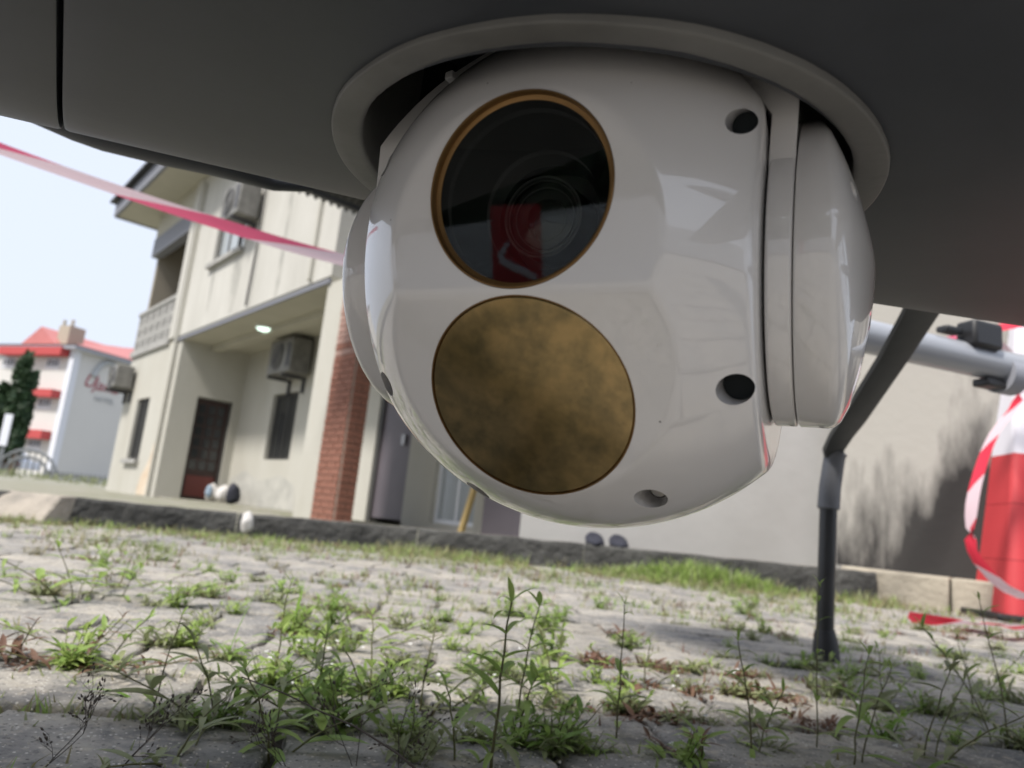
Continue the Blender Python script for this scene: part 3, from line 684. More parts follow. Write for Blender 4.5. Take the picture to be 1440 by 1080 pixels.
def clump(mb, c, r, n, size, rg, squash=1.):
    for _ in range(n):
        d = Vector((rg.gauss(0, 1), rg.gauss(0, 1), rg.gauss(0, 1))).normalized()*r*rg.random()**.4; d.z *= squash
        p = c+d; a = Vector((rg.gauss(0, 1), rg.gauss(0, 1), rg.gauss(0, 1))).normalized(); b = a.orthogonal().normalized(); e = a.cross(b)
        s = size*rg.uniform(.6, 1.3); mb.add([p-b*s, p+e*s*.45, p+b*s, p-e*s*.45], [(0, 1, 2, 3)])
for i in range(60): clump(hedge, Vector((-17.2+i*.11, 23.3+hr_.uniform(-.3, .3), .16)), .14, 16, .05, hr_)
o = hedge.build('grass_verge', MT['leaf_dull'], sharp=None); tag(o, 'strip of brownish grass below the iron fence', kind='stuff')
car = empty('parked_car', (-31.5, 47.5, 0.1), R_(-12)); tag(car, 'white parked car with red stripe behind the arched gate', 'car')
cs = [(-2.1, .35), (-2.1, .8), (-1.5, .95), (-.9, 1.42), (.7, 1.45), (1.3, .95), (2.1, .82), (2.15, .35)]
mb = MB(); n = len(cs); mb.add([(x, -.8, z) for x, z in cs]+[(x, .8, z) for x, z in cs], [tuple(range(n)), tuple(range(n, 2*n))[::-1]]+[(i, i+n, (i+1) % n+n, (i+1) % n) for i in range(n)]); mb.build('body', MT['hotel_w'], car, bevel=.06)
MB().box((-2.0, -.82, .55), (2.0, -.801, .68)).build('stripe', MT['hred'], car)
MB().add([(-1.3, -.81, .98), (-.85, -.81, 1.36), (.6, -.81, 1.38), (1.05, -.81, .98)], [(0, 3, 2, 1)]).build('side_window', MT['pane'], car)
for x in (-1.3, 1.35): MB().lathe([(0, -.05), (.2, -.06), (.32, -.03), (.33, .1)], 20, Matrix.Translation((x, -.78, .33)) @ Matrix.Rotation(R_(90), 4, 'X') @ Matrix.Scale(-1, 4, (0, 0, 1))).build('wheel', MT['black'], car)
def cypress(px, top, bot, w, label, seed, Y=46., lean=0):
    rg = random.Random(seed); b = at_y(px, bot, Y); t = at_y(px+lean, top, Y); H = t.z-0; e_ = empty('cypress_tree', (b.x, b.y, .0)); tag(e_, label, 'tree')
    MB().tube([(0, 0, 0), (.05, 0, H*.4), (0, 0, H*.85)], [.22, .15, .05], 8).build('trunk', MT['bark'], e_)
    mb = MB()
    for i in range(120):
        f = rg.random()**.9; z = H*(.14+.86*f); rad = w*(.35+.9*math.sin(math.pi*min(1, (1-f)*.9+.06))**.7)*.5
        a = rg.uniform(0, 6.28); c = Vector((math.cos(a)*rad*.65, math.sin(a)*rad*.65, z-rg.random()*.3)); clump(mb, c, w*.26, 18, .22, rg, 1.7)
    mb.build('crown', MT['cypress'], e_, sharp=None)
cypress(2, 493, 655, .85, 'taller of two dark narrow cypress trees before the hotel', 3)
cypress(18, 520, 655, .6, 'shorter slim cypress tree leaning beside the taller one', 5)
cypress(-16, 540, 655, .95, 'broad dark cypress tree at the left edge before the hotel', 8)
sb = empty('sign_board', (0, 0, 0)); tag(sb, 'blank white board on posts before the cypress trees', 'sign board')
a_, b_ = at_y(-2, 626, 40), at_y(19, 583, 40)
MB().box((a_.x, 39.95, a_.z), (b_.x, 40.03, b_.z)).build('panel', MT['hotel_w'], sb)
for x in (a_.x+.1, b_.x-.2): MB().box((x, 40.04, .1), (x+.08, 40.12, b_.z-.2)).build('post', MT['rail'], sb)

# ------------------------------------------------------------------ barrier tape and banner tower
def ribbon(root, pts, width, seg, twist=0., tw0=0., mats=('tape_r', 'tape_w'), names=('red_stripe', 'white_stripe'), sub=4, sag=0., slant=.6, wob=0.):
    pts = [Vector(p) for p in pts]; L = [0]
    for a, b in zip(pts, pts[1:]): L.append(L[-1]+(b-a).length)
    def P(s):
        s = max(0, min(L[-1], s))
        for i in range(len(pts)-1):
            if s <= L[i+1]+1e-9:
                f = (s-L[i])/(L[i+1]-L[i]); p0 = pts[max(i-1, 0)]; p1, p2 = pts[i], pts[i+1]; p3 = pts[min(i+2, len(pts)-1)]
                return .5*((2*p1)+(p2-p0)*f+(2*p0-5*p1+4*p2-p3)*f*f+(3*p1-p0-3*p2+p3)*f**3)
    k = 0; s = 0
    while s < L[-1]-1e-3:
        e_ = min(s+seg, L[-1]); V = []; F = []
        for i in range(sub+1):
            for j in range(3):
                ss = s+(e_-s)*i/sub+(j-1)*width*slant; ss = max(0, min(L[-1], ss)); c = P(ss); d = (P(min(ss+.01, L[-1]))-P(max(ss-.01, 0))).normalized()
                up = Vector((0, 0, 1)); up = (up-d*up.dot(d)).normalized(); sd_ = d.cross(up)
                a = tw0+twist*ss+.5*math.sin(ss*3.1)*(1 if twist else 0)
                w = up*math.cos(a)+sd_*math.sin(a)
                V.append(c+w*(j-1)*width*.5+sd_*wob*math.sin(ss*17+j)*.5+(sd_*.12*width if j == 1 else Vector()))
        for i in range(sub):
            for j in range(2): F.append((i*3+j, i*3+j+1, i*3+j+4, i*3+j+3))
        link(names[k % 2], mesh_of(names[k % 2], V, F, True), MT[mats[k % 2]], root); k += 1; s = e_
tp = empty('barrier_tape'); tag(tp, 'red and white barrier tape stretched across in front of the house', 'barrier tape')
TA = [at_y(-260, 110, 1.75), at_y(0, 209, 1.95), at_y(150, 262, 2.08), at_y(300, 312, 2.22), at_y(480, 365, 2.42), at_y(800, 440, 2.8), at_y(1180, 480, 3.3), at_y(1395, 474, 3.62)]
ribbon(tp, TA, .040, .42, twist=.45, tw0=.3, mats=('tape_p', 'tape_w'), slant=3.5, sub=12)

bt = empty('banner_tower', (2.71, 3.78, 0), R_(-4)); tag(bt, 'tapered fabric banner tower, red below and white above, at the right edge', 'banner')
Hb, wb, wt = 1.75, .29, .10
def frust(z0, z1, name, m_, n=10):
    V = []; F = []; 
    for k in range(2):
        z = (z0, z1)[k]; w = wb+(wt-wb)*z/Hb
        for c in range(4):
            a, b = [(-1, -1), (1, -1), (1, 1), (-1, 1)][c], [(1, -1), (1, 1), (-1, 1), (-1, -1)][c]
            for i in range(n):
                f = i/n; x = (a[0]+(b[0]-a[0])*f)*w; y = (a[1]+(b[1]-a[1])*f)*w; r = 1+.012*math.sin(9*f+c*2+z*4)-.05*math.sin(math.pi*f)
                V.append((x*r, y*r, z))
    N = 4*n
    for i in range(N): F.append((i, (i+1) % N, N+(i+1) % N, N+i))
    return link(name, mesh_of(name, V, F, True), MT[m_], bt)
zc = [.03, .28, .55, .80]
for a, b in zip(zc, zc[1:]): frust(a, b-.002 if b < .8 else b, 'red_fabric', 'red')
frust(.80, 1.28, 'white_fabric', 'whitefab'); frust(1.28, 1.75, 'white_fabric', 'whitefab')
MB().box((-.38, -.36, 0.004), (.38, .36, .03)).build('base_plate', MT['black'], bt, bevel=.006)
MB().box((-.09, -.09, 1.75), (.09, .09, 1.765)).build('top_cap', MT['black'], bt)
tw = empty('wound_tape'); tag(tw, 'red and white tape wound loosely down the banner tower', 'barrier tape')
ribbon(tw, [at_y(1445, 452, 3.30), at_y(1385, 470, 3.34), at_y(1420, 500, 3.32), at_y(1432, 560, 3.32), at_y(1398, 610, 3.32), at_y(1378, 660, 3.32), at_y(1366, 715, 3.32), at_y(1366, 770, 3.32), at_y(1385, 800, 3.3), at_y(1415, 828, 3.27), at_y(1475, 852, 3.2)], .055, .20, twist=.6, tw0=.5, slant=.9)
gtp = empty('ground_tape'); tag(gtp, 'loose end of red and white tape lying on the paving by the banner', 'barrier tape')
G1 = [at_z(1278, 868, .03), at_z(1330, 874, .035), at_z(1372, 878, .02), at_z(1405, 878, .05), at_z(1450, 884, .03), at_z(1500, 892, .03)]
ribbon(gtp, G1, .06, .17, twist=.5, tw0=.8, slant=.5)

# ------------------------------------------------------------------ behind the camera (seen in the gloss of the gimbal)
rb = empty('rear_banner', (-6.1, -5.1, 0), R_(-50)); tag(rb, 'dark red pull up banner with a white curved mark, standing behind the camera', 'banner')
MB().box((-.28, -.01, .06), (.28, .01, 1.25)).build('banner_cloth', MT['red'], rb)
MB().box((-.32, -.12, 0), (.32, .12, .058)).build('banner_base', MT['black'], rb)
MB().tube([(.16-.34*(t_/8)+.12*math.sin(t_*.9), .0, .30+.55*t_/8) for t_ in range(9)], [.015+.03*math.sin(math.pi*t_/8) for t_ in range(9)], 6).build('white_mark', MT['whitefab'], rb).location = (0, .012, 0)
wbk = MB().box((-16, 0, 0), (14, .25, 1.75)).build('rear_wall', MT['white']); wbk.location = (-2, -9.5, 0); tag(wbk, 'low pale wall across the yard behind the camera', 'wall')
def tree(loc, H, R, seed, label):
    rg = random.Random(seed); e_ = empty('backdrop_tree', loc); tag(e_, label, 'tree', 'trees behind the camera')
    tb = MB(); tb.tube([(0, 0, 0), (.1, 0, H*.3), (0, .1, H*.55)], [.28, .2, .14], 8)
    for k in range(6): a = k*1.05; tb.tube([(0, .05, H*.45), (math.cos(a)*R*.5, math.sin(a)*R*.5, H*.7)], [.1, .04], 6)
    tb.build('trunk', MT['bark'], e_); mb = MB()
    for k in range(60):
        a, f = rg.uniform(0, 6.28), rg.random()**.5; c = Vector((math.cos(a)*R*f, math.sin(a)*R*f, H*.72+rg.gauss(0, H*.12))); clump(mb, c, R*.26, 40, .16, rg)
    mb.build('crown', MT['crown'], e_, sharp=None)
    bm = bmesh.new(); bmesh.ops.create_icosphere(bm, subdivisions=4, radius=1)
    for v in bm.verts: q_ = 1+.35*noise.noise(v.co*2+Vector((seed, 0, 0)))+.2*noise.noise(v.co*6); v.co = Vector((v.co.x*R*.85*q_, v.co.y*R*.85*q_, H*.60+v.co.z*H*.40*q_))
    me = bpy.data.meshes.new('dark_core'); bm.to_mesh(me); bm.free(); link('dark_core', me, MT['cypress'], e_)  # solid dark core added inside the crown to darken the reflection
for k_, (tx, ty, th_, tr_) in enumerate(((-17.5, -9.5, 6.5, 3.4), (-15.0, -12.5, 6.2, 3.2), (-12.0, -13.5, 6.8, 3.3), (-8.5, -13.2, 6.2, 3.2), (-5.0, -13.4, 6.6, 3.2), (-1.6, -13.0, 6.0, 2.8))):
    tree((tx, ty, 0), th_, tr_, k_+1, 'dense dark green tree of the unseen row added beyond the rear wall to darken reflections')  # unseen row added as a dark backdrop for the lens reflection

# ================================================================== DRONE
RC = Vector((.0338, .3718, .3832))                    # centre of the ring plane under the belly
da = Vector((math.cos(R_(18)), math.sin(R_(18)), 0)); dl = Vector((-da.y, da.x, 0)); UZ = Vector((0, 0, 1))
DL = Vector((RC.x, RC.y, 0))
drone = empty('survey_drone', DL); tag(drone, 'pale grey drone overhead with round gimbal camera under its belly, standing on a bent leg', 'drone')
TILT = R_(4.5)
def dw(x, y, z): return RC+da*x+dl*(y*math.cos(TILT)-z*math.sin(TILT)*0)+UZ*(z+y*math.sin(TILT))
def dpart(mb, name, m_, parent=None, sharp=35, bevel=0):
    o = mb.build(name, MT[m_], parent or drone, sharp=sharp, bevel=bevel)
    if parent is None: o.location = -DL
    return o
W_, H_, NN = .227, .17, 3.5
def fus_section(x, n=72):
    k = 1.; up = 0.
    if x > .15: up = .085*min(1, (x-.15)/1.2)
    if x < -.70: k = math.sqrt(max(0.0, 1-((-.70-x)/.62)**2))*.98+.02
    if x > .7: k = 1-.5*min(1, (x-.7)/1.7)**1.3
    out = []
    for i in range(n):
        t = 2*math.pi*i/n; c, s_ = math.cos(t), math.sin(t)
        wd_, nn_ = (W_, NN) if c >= 0 else (.27, 5.)       # the belly is fuller on the side nearer the viewer
        y = wd_*k*math.copysign(abs(c)**(2/nn_), c); z = H_*k*math.copysign(abs(s_)**(2/nn_), s_)
        out.append((y, z+.0012+H_+up))
    return out
def fus_mesh(name, xs, shear):
    V = []; F = []; n = 72
    for x, sh, sc in xs:
        for (y, z) in fus_section(x):
            zc_ = .0012+H_
            V.append(dw(x+sh*(y+.032), y*sc, zc_+(z-zc_)*sc))
    for j in range(len(xs)-1):
        for i in range(n): F.append((j*n+i, j*n+(i+1) % n, (j+1)*n+(i+1) % n, (j+1)*n+i))
    F.append(tuple(range(n))); F.append(tuple((len(xs)-1)*n+i for i in range(n)))
    me = mesh_of(name, V, F, True); return fixn(me)
SX = -.250; SK = -.235
xs = [(SX+.0012, SK, .990), (SX+.0014, SK, .9965), (SX+.0035, SK, 1.0)]+[(SX+.02+.04*i, SK*max(0, 1-i/5), 1.) for i in range(0, 68)]
body = fus_mesh('fuselage', xs, 0)
cutc = MB(); cutc.lathe([(0, -.05), (.1275, -.05), (.1275, .115), (0, .115)], 96, Matrix.Translation(RC)); cm = fixn(cutc.mesh('c'))
body = boolean(body, cm, 'fuselage'); body.set_sharp_from_angle(angle=R_(30))
fus = link('fuselage', body, MT['hull'], drone); fus.location = -DL
xs = [(SX-.0012, SK, .990), (SX-.0014, SK, .9965), (SX-.0035, SK, 1.0)]+[(SX-.02-.03*i, SK*max(0, 1-i/8), 1.) for i in range(0, 15)]+[(-.72-.02*i, 0, 1.) for i in range(0, 30)]
nose = fus_mesh('nose_cone', xs, 0); nose.set_sharp_from_angle(angle=R_(30)); no = link('nose_cone', nose, MT['hull'], drone); no.location = -DL
# dark hatch in the nose
hp = at_z(-78, 20, RC.z+.004)
rel = hp-RC; hxl, hyl = rel.dot(da), rel.dot(dl)
mb = MB(); V = [dw(hxl+a, hyl+b, z) for z in (.0025, .009) for (a, b) in ((-.025, -.03), (.022, -.03), (.022, .03), (-.025, .03))]
mb.add(V, [(0,3,2,1),(4,5,6,7),(0,1,5,4),(1,2,6,5),(2,3,7,6),(3,0,4,7)]); dpart(mb, 'nose_vent', 'black', bevel=.002)
# ring flange and dark bore
MR = Matrix.Translation(RC-UZ*.0012) @ Matrix.Rotation(TILT, 4, da)
prof = [(.1245, .10), (.1245, .004), (.1247, .0022), (.1253, .0010), (.1265, .0003), (.128, 0.), (.134, .0001), (.1390, .0), (.1397, .0003), (.1400, .001), (.1400, .008), (.1285, .008)]
def RY(r): return 1.049 if r > .13 else 1.068
rg_ = MB(); n = 160; V = []; F = []
for (r, z) in prof:
    for k in range(n):
        t = 2*math.pi*k/n; j = (.0006*noise.noise(Vector((math.cos(t)*3, math.sin(t)*3, 1)))+.00022*noise.noise(Vector((math.cos(t)*22, math.sin(t)*22, z*40)))) if z < .02 else 0
        V.append(MR @ Vector(((r+j)*math.cos(t), (r+j)*math.sin(t)*RY(r), z+j*.7)))
for i in range(len(prof)-1):
    for k in range(n): F.append((i*n+k, i*n+(k+1) % n, (i+1)*n+(k+1) % n, (i+1)*n+k))
rg_.add(V, F, True); dpart(rg_, 'turret_ring', 'ring', sharp=50)
bo = MB(); bo.lathe([(.1262, .016), (.1262, .105), (.02, .105)], 96, MR); dpart(bo, 'hole_lining', 'bore')
# camera turret --------------------------------------------------------
TC = Vector((.0416, .3716, .3274)); yaw = -24.8
te = Vector((math.cos(R_(yaw)), math.sin(R_(yaw)), 0)); tf = Vector((te.y, -te.x, 0))     # te right/near, tf towards the viewer
TR = .125
def nrm(el): return tf*math.cos(R_(el))+UZ*math.sin(R_(el))
def inpl(el): return -tf*math.sin(R_(el))+UZ*math.cos(R_(el))
n1, n2 = nrm(-9.76), nrm(-35.18); u1, u2 = inpl(-9.76), inpl(-35.18)
p1, p2 = .8883*TR, .8732*TR
w1c = TC+n1*p1+u1*.0198-te*.0001; w2c = TC+n2*p2-u2*.0170-te*.0011
def tw_(e_, f_, u_): return TC+te*e_+tf*f_+UZ*u_
# yoke : fork over the ball with a disc at both sides
yk = MB()
inner = [(.0876, -.005), (.0876, .030)]; outer = [(.0980, -.005), (.0980, .035)]
for i in range(0, 19):
    t = R_(29+61*i/18); inner.append((.1008*math.cos(t), .1008*math.sin(t))); outer.append((.1128*math.cos(t), .1128*math.sin(t)))
louter = [(-.1000, -.005), (-.1045, .030)]+[(-(.1128+.009*math.cos(R_(29+61*i/18)*1.0)**.5)*math.cos(R_(29+61*i/18)), (.1128+.009*max(0, math.cos(R_(29+61*i/18)))**.5)*math.sin(R_(29+61*i/18))) for i in range(0, 18)]
sec_i = inner+[(-a, b) for a, b in inner[::-1][1:]]; sec_o = outer+louter[::-1]
V = []; F = []; N = len(sec_i)
def hw_at(u): return .064 if u < .05 else max(.058, .064-(u-.05)*.12)
for (a, b), (c, d) in zip(sec_i, sec_o):
    h = hw_at(b)
    V += [tw_(a, h, b), tw_(c, h, d), tw_(c, -h, d), tw_(a, -h, b)]
for i in range(N-1):
    for k in range(4): F.append((i*4+k, i*4+(k+1) % 4, (i+1)*4+(k+1) % 4, (i+1)*4+k))
F += [(0, 1, 2, 3), tuple((N-1)*4+k for k in range(4))]
yk.add(V, F, True)
def axis_m(sgn):
    M = Matrix((te*sgn, tf.cross(te*sgn)*-1 if False else UZ, tf*sgn if False else (te*sgn).cross(UZ))).transposed().to_4x4()
    # lathe axis (z) -> te*sgn
    x_ = UZ; z_ = te*sgn; y_ = z_.cross(x_); M = Matrix((x_, y_, z_)).transposed().to_4x4(); M.translation = TC; return M
for sg in (1, -1):
    yk.lathe([(.02, .0878), (.0692, .0878), (.0700, .0886), (.0700, .0970), (.0697, .0976), (.0690, .0979), (.05, .0979)], 96, axis_m(sg))
yo = dpart(yk, 'camera_turret', 'enamel', bevel=.0012); yo['label'] = 'off white gimbal camera turret held in a fork'
tur = yo
def tpart(mb, name, m_, sharp=35, bevel=0):
    return mb.build(name, MT[m_], tur, sharp=sharp, bevel=bevel)
for sg in (1, -1):
    pod = MB(); pr_ = [(.05, .0984), (.0690, .0984), (.0698, .0987), (.0702, .0994), (.0702, .1110), (.0695, .1135), (.0672, .1160), (.0600, .1195), (.0450, .1238), (.0250, .1272), (.0100, .1288), (.0001, .1291)]
    pod.lathe(pr_, 128, axis_m(sg)); me = fixn(pod.mesh('side_pod', 60))
    cut = MB()
    for (ff, uu) in ((.0526, .0167), (-.03, .045), (.0, -.055), (-.05, -.02)):
        c = tw_(sg*.135, ff*(1 if sg > 0 else 1), uu); x_ = UZ; z_ = te*sg; M = Matrix((x_, z_.cross(x_), z_)).transposed().to_4x4(); M.translation = c
        cut.lathe([(0, -.022), (.0042, -.022), (.0042, .01), (0, .01)], 32, M)
    # close base
    bm = bmesh.new(); bm.from_mesh(me); bmesh.ops.remove_doubles(bm, verts=bm.verts, dist=1e-5); bmesh.ops.holes_fill(bm, edges=bm.edges, sides=200); bmesh.ops.recalc_face_normals(bm, faces=bm.faces); bm.to_mesh(me); bm.free()
    for v_ in me.vertices:
        q_ = v_.co-TC; ee = q_.dot(te)*sg; uu = q_.z
        if ee > .0994 and uu > 0: v_.co -= te*sg*(ee-.0994)*.62*min(1, uu/.070)**1.6
    me = boolean(me, fixn(cut.mesh('c')), 'side_pod'); me.set_sharp_from_angle(angle=R_(40)); link('side_pod', me, MT['enamel'], tur)
# top hub in the hole
hub = MB(); hub.lathe([(0, .112), (.060, .112), (.064, .116), (.064, .150), (.060, .160), (.060, .165), (0, .165)], 64, Matrix.Translation(TC)); tpart(hub, 'hub', 'black')
# ball housing : sphere with two flat faces and trimmed sides
def smin(a, b, k):
    h = max(k-abs(a-b), 0)/k; return min(a, b)-h*h*k*.25
NU, NV = 520, 260; V = []; F = []
B = .0870
for j in range(NV+1):
    th = math.pi*j/NV; ce, se_ = math.cos(th), math.sin(th)
    for i in range(NU):
        ph = 2*math.pi*i/NU; d = te*ce+tf*(se_*math.cos(ph))+UZ*(se_*math.sin(ph))
        r = TR
        d1, d2 = d.dot(n1), d.dot(n2)
        ra = p1/d1 if d1 > .05 else 9; rb_ = p2/d2 if d2 > .05 else 9
        pl_ = smin(ra, rb_, .0010)
        kk = .0007+.0022*max(0, min(1, (d.dot(u1)-.15)/.4))
        r = smin(r, pl_, kk)
        rs = B/abs(ce) if abs(ce) > .05 else 9
        if d.dot(UZ) > 0: r = smin(r, .099/max(.05, math.hypot(ce, d.dot(UZ))), .0030)
        r = smin(r, rs, .0045)
        V.append(TC+d*r)
        if j in (0, NV): break
idx = lambda j, i: 0 if j == 0 else (1+(NV-1)*NU if j == NV else 1+(j-1)*NU+(i % NU))
for j in range(NV):
    for i in range(NU):
        a, b, c, d = idx(j, i), idx(j, i+1), idx(j+1, i+1), idx(j+1, i)
        f = [a] 
        for q in (b, c, d):
            if q not in f: f.append(q)
        F.append(tuple(f))
ball = fixn(mesh_of('ball_housing', V, F, True))
cut = MB()
def cyl(mb, c, axis, prof, n=48):
    z_ = axis.normalized(); x_ = z_.orthogonal().normalized(); M = Matrix((x_, z_.cross(x_), z_)).transposed().to_4x4(); M.translation = c; return mb.lathe(prof, n, M)
cyl(cut, w1c, n1, [(0, -.0400), (.0392, -.0400), (.0392, .012), (0, .012)], 128)
cyl(cut, w2c, n2, [(0, -.0030), (.0450, -.0030), (.0450, .012), (0, .012)], 128)
holes = [(.0801, .0907, .0312, .0054), (.0794, .0682, -.0683, .0066), (.0428, .0391, -.1108, .0064), (-.0442, .0299, -.113, .0064), (-.079, .0682, -.069, .0062), (-.0801, .0907, .0312, .0055)]
nm = nrm(-22)
for (a, b, c, r) in holes:
    cyl(cut, tw_(a, b, c), nm, [(0, -.034 if c > -.1 else -.020), (r*.97, -.034 if c > -.1 else -.020), (r, .03), (0, .03)], 40)
ball = boolean(ball, fixn(cut.mesh('c')), 'ball_housing')
ball.set_sharp_from_angle(angle=R_(38)); bob = link('ball_housing', ball, MT['enamel'], tur)
bb = bob.modifiers.new('bevel', 'BEVEL'); bb.width = .0009; bb.segments = 3; bb.limit_method = 'ANGLE'; bb.angle_limit = R_(50)
for (a, b, c, r) in (holes[0], holes[1], holes[5]):
    wl_ = MB(); cyl(wl_, tw_(a, b, c)-nm*.013, nm, [(0.0001, 0), (r*.965, 0), (r*.965, -.004), (0.0001, -.004)], 32); tpart(wl_, 'screw_hole_shade', 'bore')  # black disc added in the hole stands in for its inner shade
for (a, b, c, r) in holes[2:4]:
    sc_ = MB(); cyl(sc_, tw_(a, b, c)-nm*.019, nm, [(0, .0045), (r*.55, .0045), (r*.72, .0032), (r*.74, 0), (0, 0)], 24); tpart(sc_, 'screw', 'steel')
# upper window
g1 = MB(); cyl(g1, w1c, n1, [(.0391, -.0155), (.0391, .0002), (.0388, .0006), (.0383, .0006), (.0381, .0003), (.0381, -.0030), (.0362, -.0034), (.0362, -.0155)], 128); tpart(g1, 'bronze_ring', 'gold')
gl = MB(); cyl(gl, w1c, n1, [(0.0001, -.0033), (.0362, -.0033)], 128); glo = tpart(gl, 'upper_window', 'glass')
if glo.data.polygons[0].normal.dot(n1) < 0: glo.data.flip_normals()
def ring(mb, c, ax, r, w, z, n=96, h=.0008): return cyl(mb, c+ax*z, ax, [(r-w/2, 0), (r-w/2, h), (r+w/2, h), (r+w/2, 0)], n)
bc = w1c - u1*.0085 + te*.006
ba = MB(); prof = [(.0361, -.0036)]; rr = .0361
prof += [(.0352, -.0060), (.0346, -.0061), (.0250, -.0180), (.0246, -.0181), (.0222, -.0215)]
V = []; F = []; n = 96
z_ = n1; x_ = u1; y_ = te
for q, (r, z) in enumerate(prof):
    f = q/(len(prof)-1); c = w1c.lerp(bc, f*.8)
    for k in range(n): t = 2*math.pi*k/n; V.append(c+x_*r*math.cos(t)+y_*r*math.sin(t)+z_*z)
for i in range(len(prof)-1):
    for k in range(n): F.append((i*n+k, i*n+(k+1) % n, (i+1)*n+(k+1) % n, (i+1)*n+k))
ba.add(V, F, True); c2 = w1c.lerp(bc, .8)
cyl(ba, c2, n1, [(0, -.036), (.0224, -.036), (.0224, -.0215)], 96)
tpart(ba, 'lens_barrel', 'barrel', sharp=30)
lr = MB(); ring(lr, bc, n1, .0162, .0007, -.0125); ring(lr, bc, n1, .0148, .0004, -.0130); ring(lr, bc, n1, .0125, .0004, -.0150); ring(lr, bc, n1, .0085, .0003, -.0165)
tpart(lr, 'lens_ring', 'barrel_ring')
lt = MB(); cyl(lt, bc, n1, [(.0166, -.034), (.0166, -.0122), (.0155, -.0122), (.0152, -.0160), (.009, -.0172), (.009, -.025), (0, -.025)], 96); tpart(lt, 'lens_tube', 'barrel')
le = MB(); cyl(le, bc, n1, [(0.0001, -.0135), (.004, -.0138), (.008, -.0144), (.012, -.0152), (.0153, -.0160)], 64); leo = tpart(le, 'lens_element', 'glass')
if leo.data.polygons[0].normal.dot(n1) < 0: leo.data.flip_normals()
# lower infrared window
aw = MB(); cyl(aw, w2c, n2, [(0.0001, -.0004), (.0436, -.0004), (.0443, -.0009), (.0443, -.0029), (0.0001, -.0029)], 160); tpart(aw, 'infrared_window', 'amber')
ar = MB(); cyl(ar, w2c, n2, [(.0444, -.0028), (.0444, -.0002), (.04495, -.0002), (.04495, -.0028)], 160); tpart(ar, 'window_rim', 'gold')
# slotted screw low on the left pod
d = ray(543, 546); k_ = ((TC-te*.0865-CAM).dot(te))/d.dot(te); 
sp_ = tw_(-.0955, .0405, -.0560); ax = (sp_-tw_(-.0955, 0, 0)).normalized()
ss = MB(); cyl(ss, sp_, ax, [(0, .0020), (.0026, .0020), (.0032, .0012), (.0033, -.001)], 24); so = tpart(ss, 'slotted_screw', 'steel')
x_ = te; y_ = ax.cross(te); sl = MB(); V = [sp_+ax*h+(x_*a+y_*b) for h in (.0019, .00206) for a, b in ((-.003, -.0004), (.003, -.0004), (.003, .0004), (-.003, .0004))]
sl.add(V, [(0,3,2,1),(4,5,6,7),(0,1,5,4),(1,2,6,5),(2,3,7,6),(3,0,4,7)]); tpart(sl, 'screw_slot', 'black')
# little fittings seen through the gaps of the hole
def gadget(px, py, z, sx, sy, sz, name, m_, rz=0):
    c = at_z(px, py, RC.z+z); mb = MB(); mb.box((c.x-sx/2, c.y-sy/2, c.z-sz/2), (c.x+sx/2, c.y+sy/2, c.z+sz/2), rz, c); dpart(mb, name, m_, bevel=.0006)
gadget(1124, 124, .020, .008, .004, .004, 'copper_lug', 'copper', .5)
gadget(1096, 112, .026, .004, .010, .004, 'cable_plug', 'white', .4)
gadget(640, 112, .030, .010, .005, .004, 'cable_plug', 'white', .9)
# wing, booms, leg ------------------------------------------------------
def wing(y0, y1, name):
    af = [(0, .0), (.02, .028), (.08, .05), (.2, .062), (.35, .05), (.52, .012), (.55, 0), (.4, -.004), (.2, -.012), (.06, -.014), (.01, -.01)]
    V = []; F = []; m_ = len(af); ys = [y0+(y1-y0)*k/8 for k in range(9)]
    for y in ys:
        k = 1-.25*abs(y)/2.4
        for (x, z) in af: V.append(dw(.26+x*k+abs(y)*.01, y, .245+z*k+.012*abs(y)))
    for j in range(8):
        for i in range(m_): F.append((j*m_+i, j*m_+(i+1) % m_, (j+1)*m_+(i+1) % m_, (j+1)*m_+i))
    F += [tuple(range(m_)), tuple(8*m_+i for i in range(m_))]
    o = link(name, fixn(mesh_of(name, V, F, True)), MT['hull'], drone); o.location = -DL; o.data.set_sharp_from_angle(angle=R_(40))
wing(.2, 1.0, 'wing'); wing(-.2, -2.4, 'wing')
def boom(B0, r, ta, tb, name, nosel=.5):
    pts = []; rad = []
    k = 26
    for i in range(k+1):
        f = i/k; t = ta+nosel*f; pts.append(B0+da*t); rad.append(max(.002, r*math.sin(f*math.pi/2)**.75))
    pts.append(B0+da*tb); rad.append(r)
    mb = MB(); mb.tube(pts, rad, 32); return dpart(mb, name, 'boom')
BC = Vector((.73, 1.5, .665))
boom(BC, .036, -.95, 2.6, 'tail_boom', .3)
boom(BC-dl*1.72, .036, -.95, 2.6, 'tail_boom', .3)
FP = RC+dl*.42
def fpt(px, py):
    d = ray(px, py); k_ = (FP-CAM).dot(dl)/d.dot(dl); return CAM+d*k_
fq = [(-20, 143, .003), (0, 153, .007), (47, 173, .016), (100, 195, .024), (144, 210, .026), (230, 231, .024), (300, 246, .020), (350, 259, .014), (385, 268, .008), (440, 270, .004)]
mb = MB(); mb.tube([fpt(a, b)+UZ*r_ for a, b, r_ in fq], [r_ for a, b, r_ in fq], 24); dpart(mb, 'side_fairing', 'hull')
def boxdir(c, lx, ly, lz, name, m_, bev=.004):
    mb = MB(); V = [c+da*a*lx/2+dl*b*ly/2+UZ*h*lz/2 for h in (-1, 1) for a, b in ((-1, -1), (1, -1), (1, 1), (-1, 1))]
    mb.add(V, [(0,3,2,1),(4,5,6,7),(0,1,5,4),(1,2,6,5),(2,3,7,6),(3,0,4,7)]); return dpart(mb, name, m_, bevel=bev)
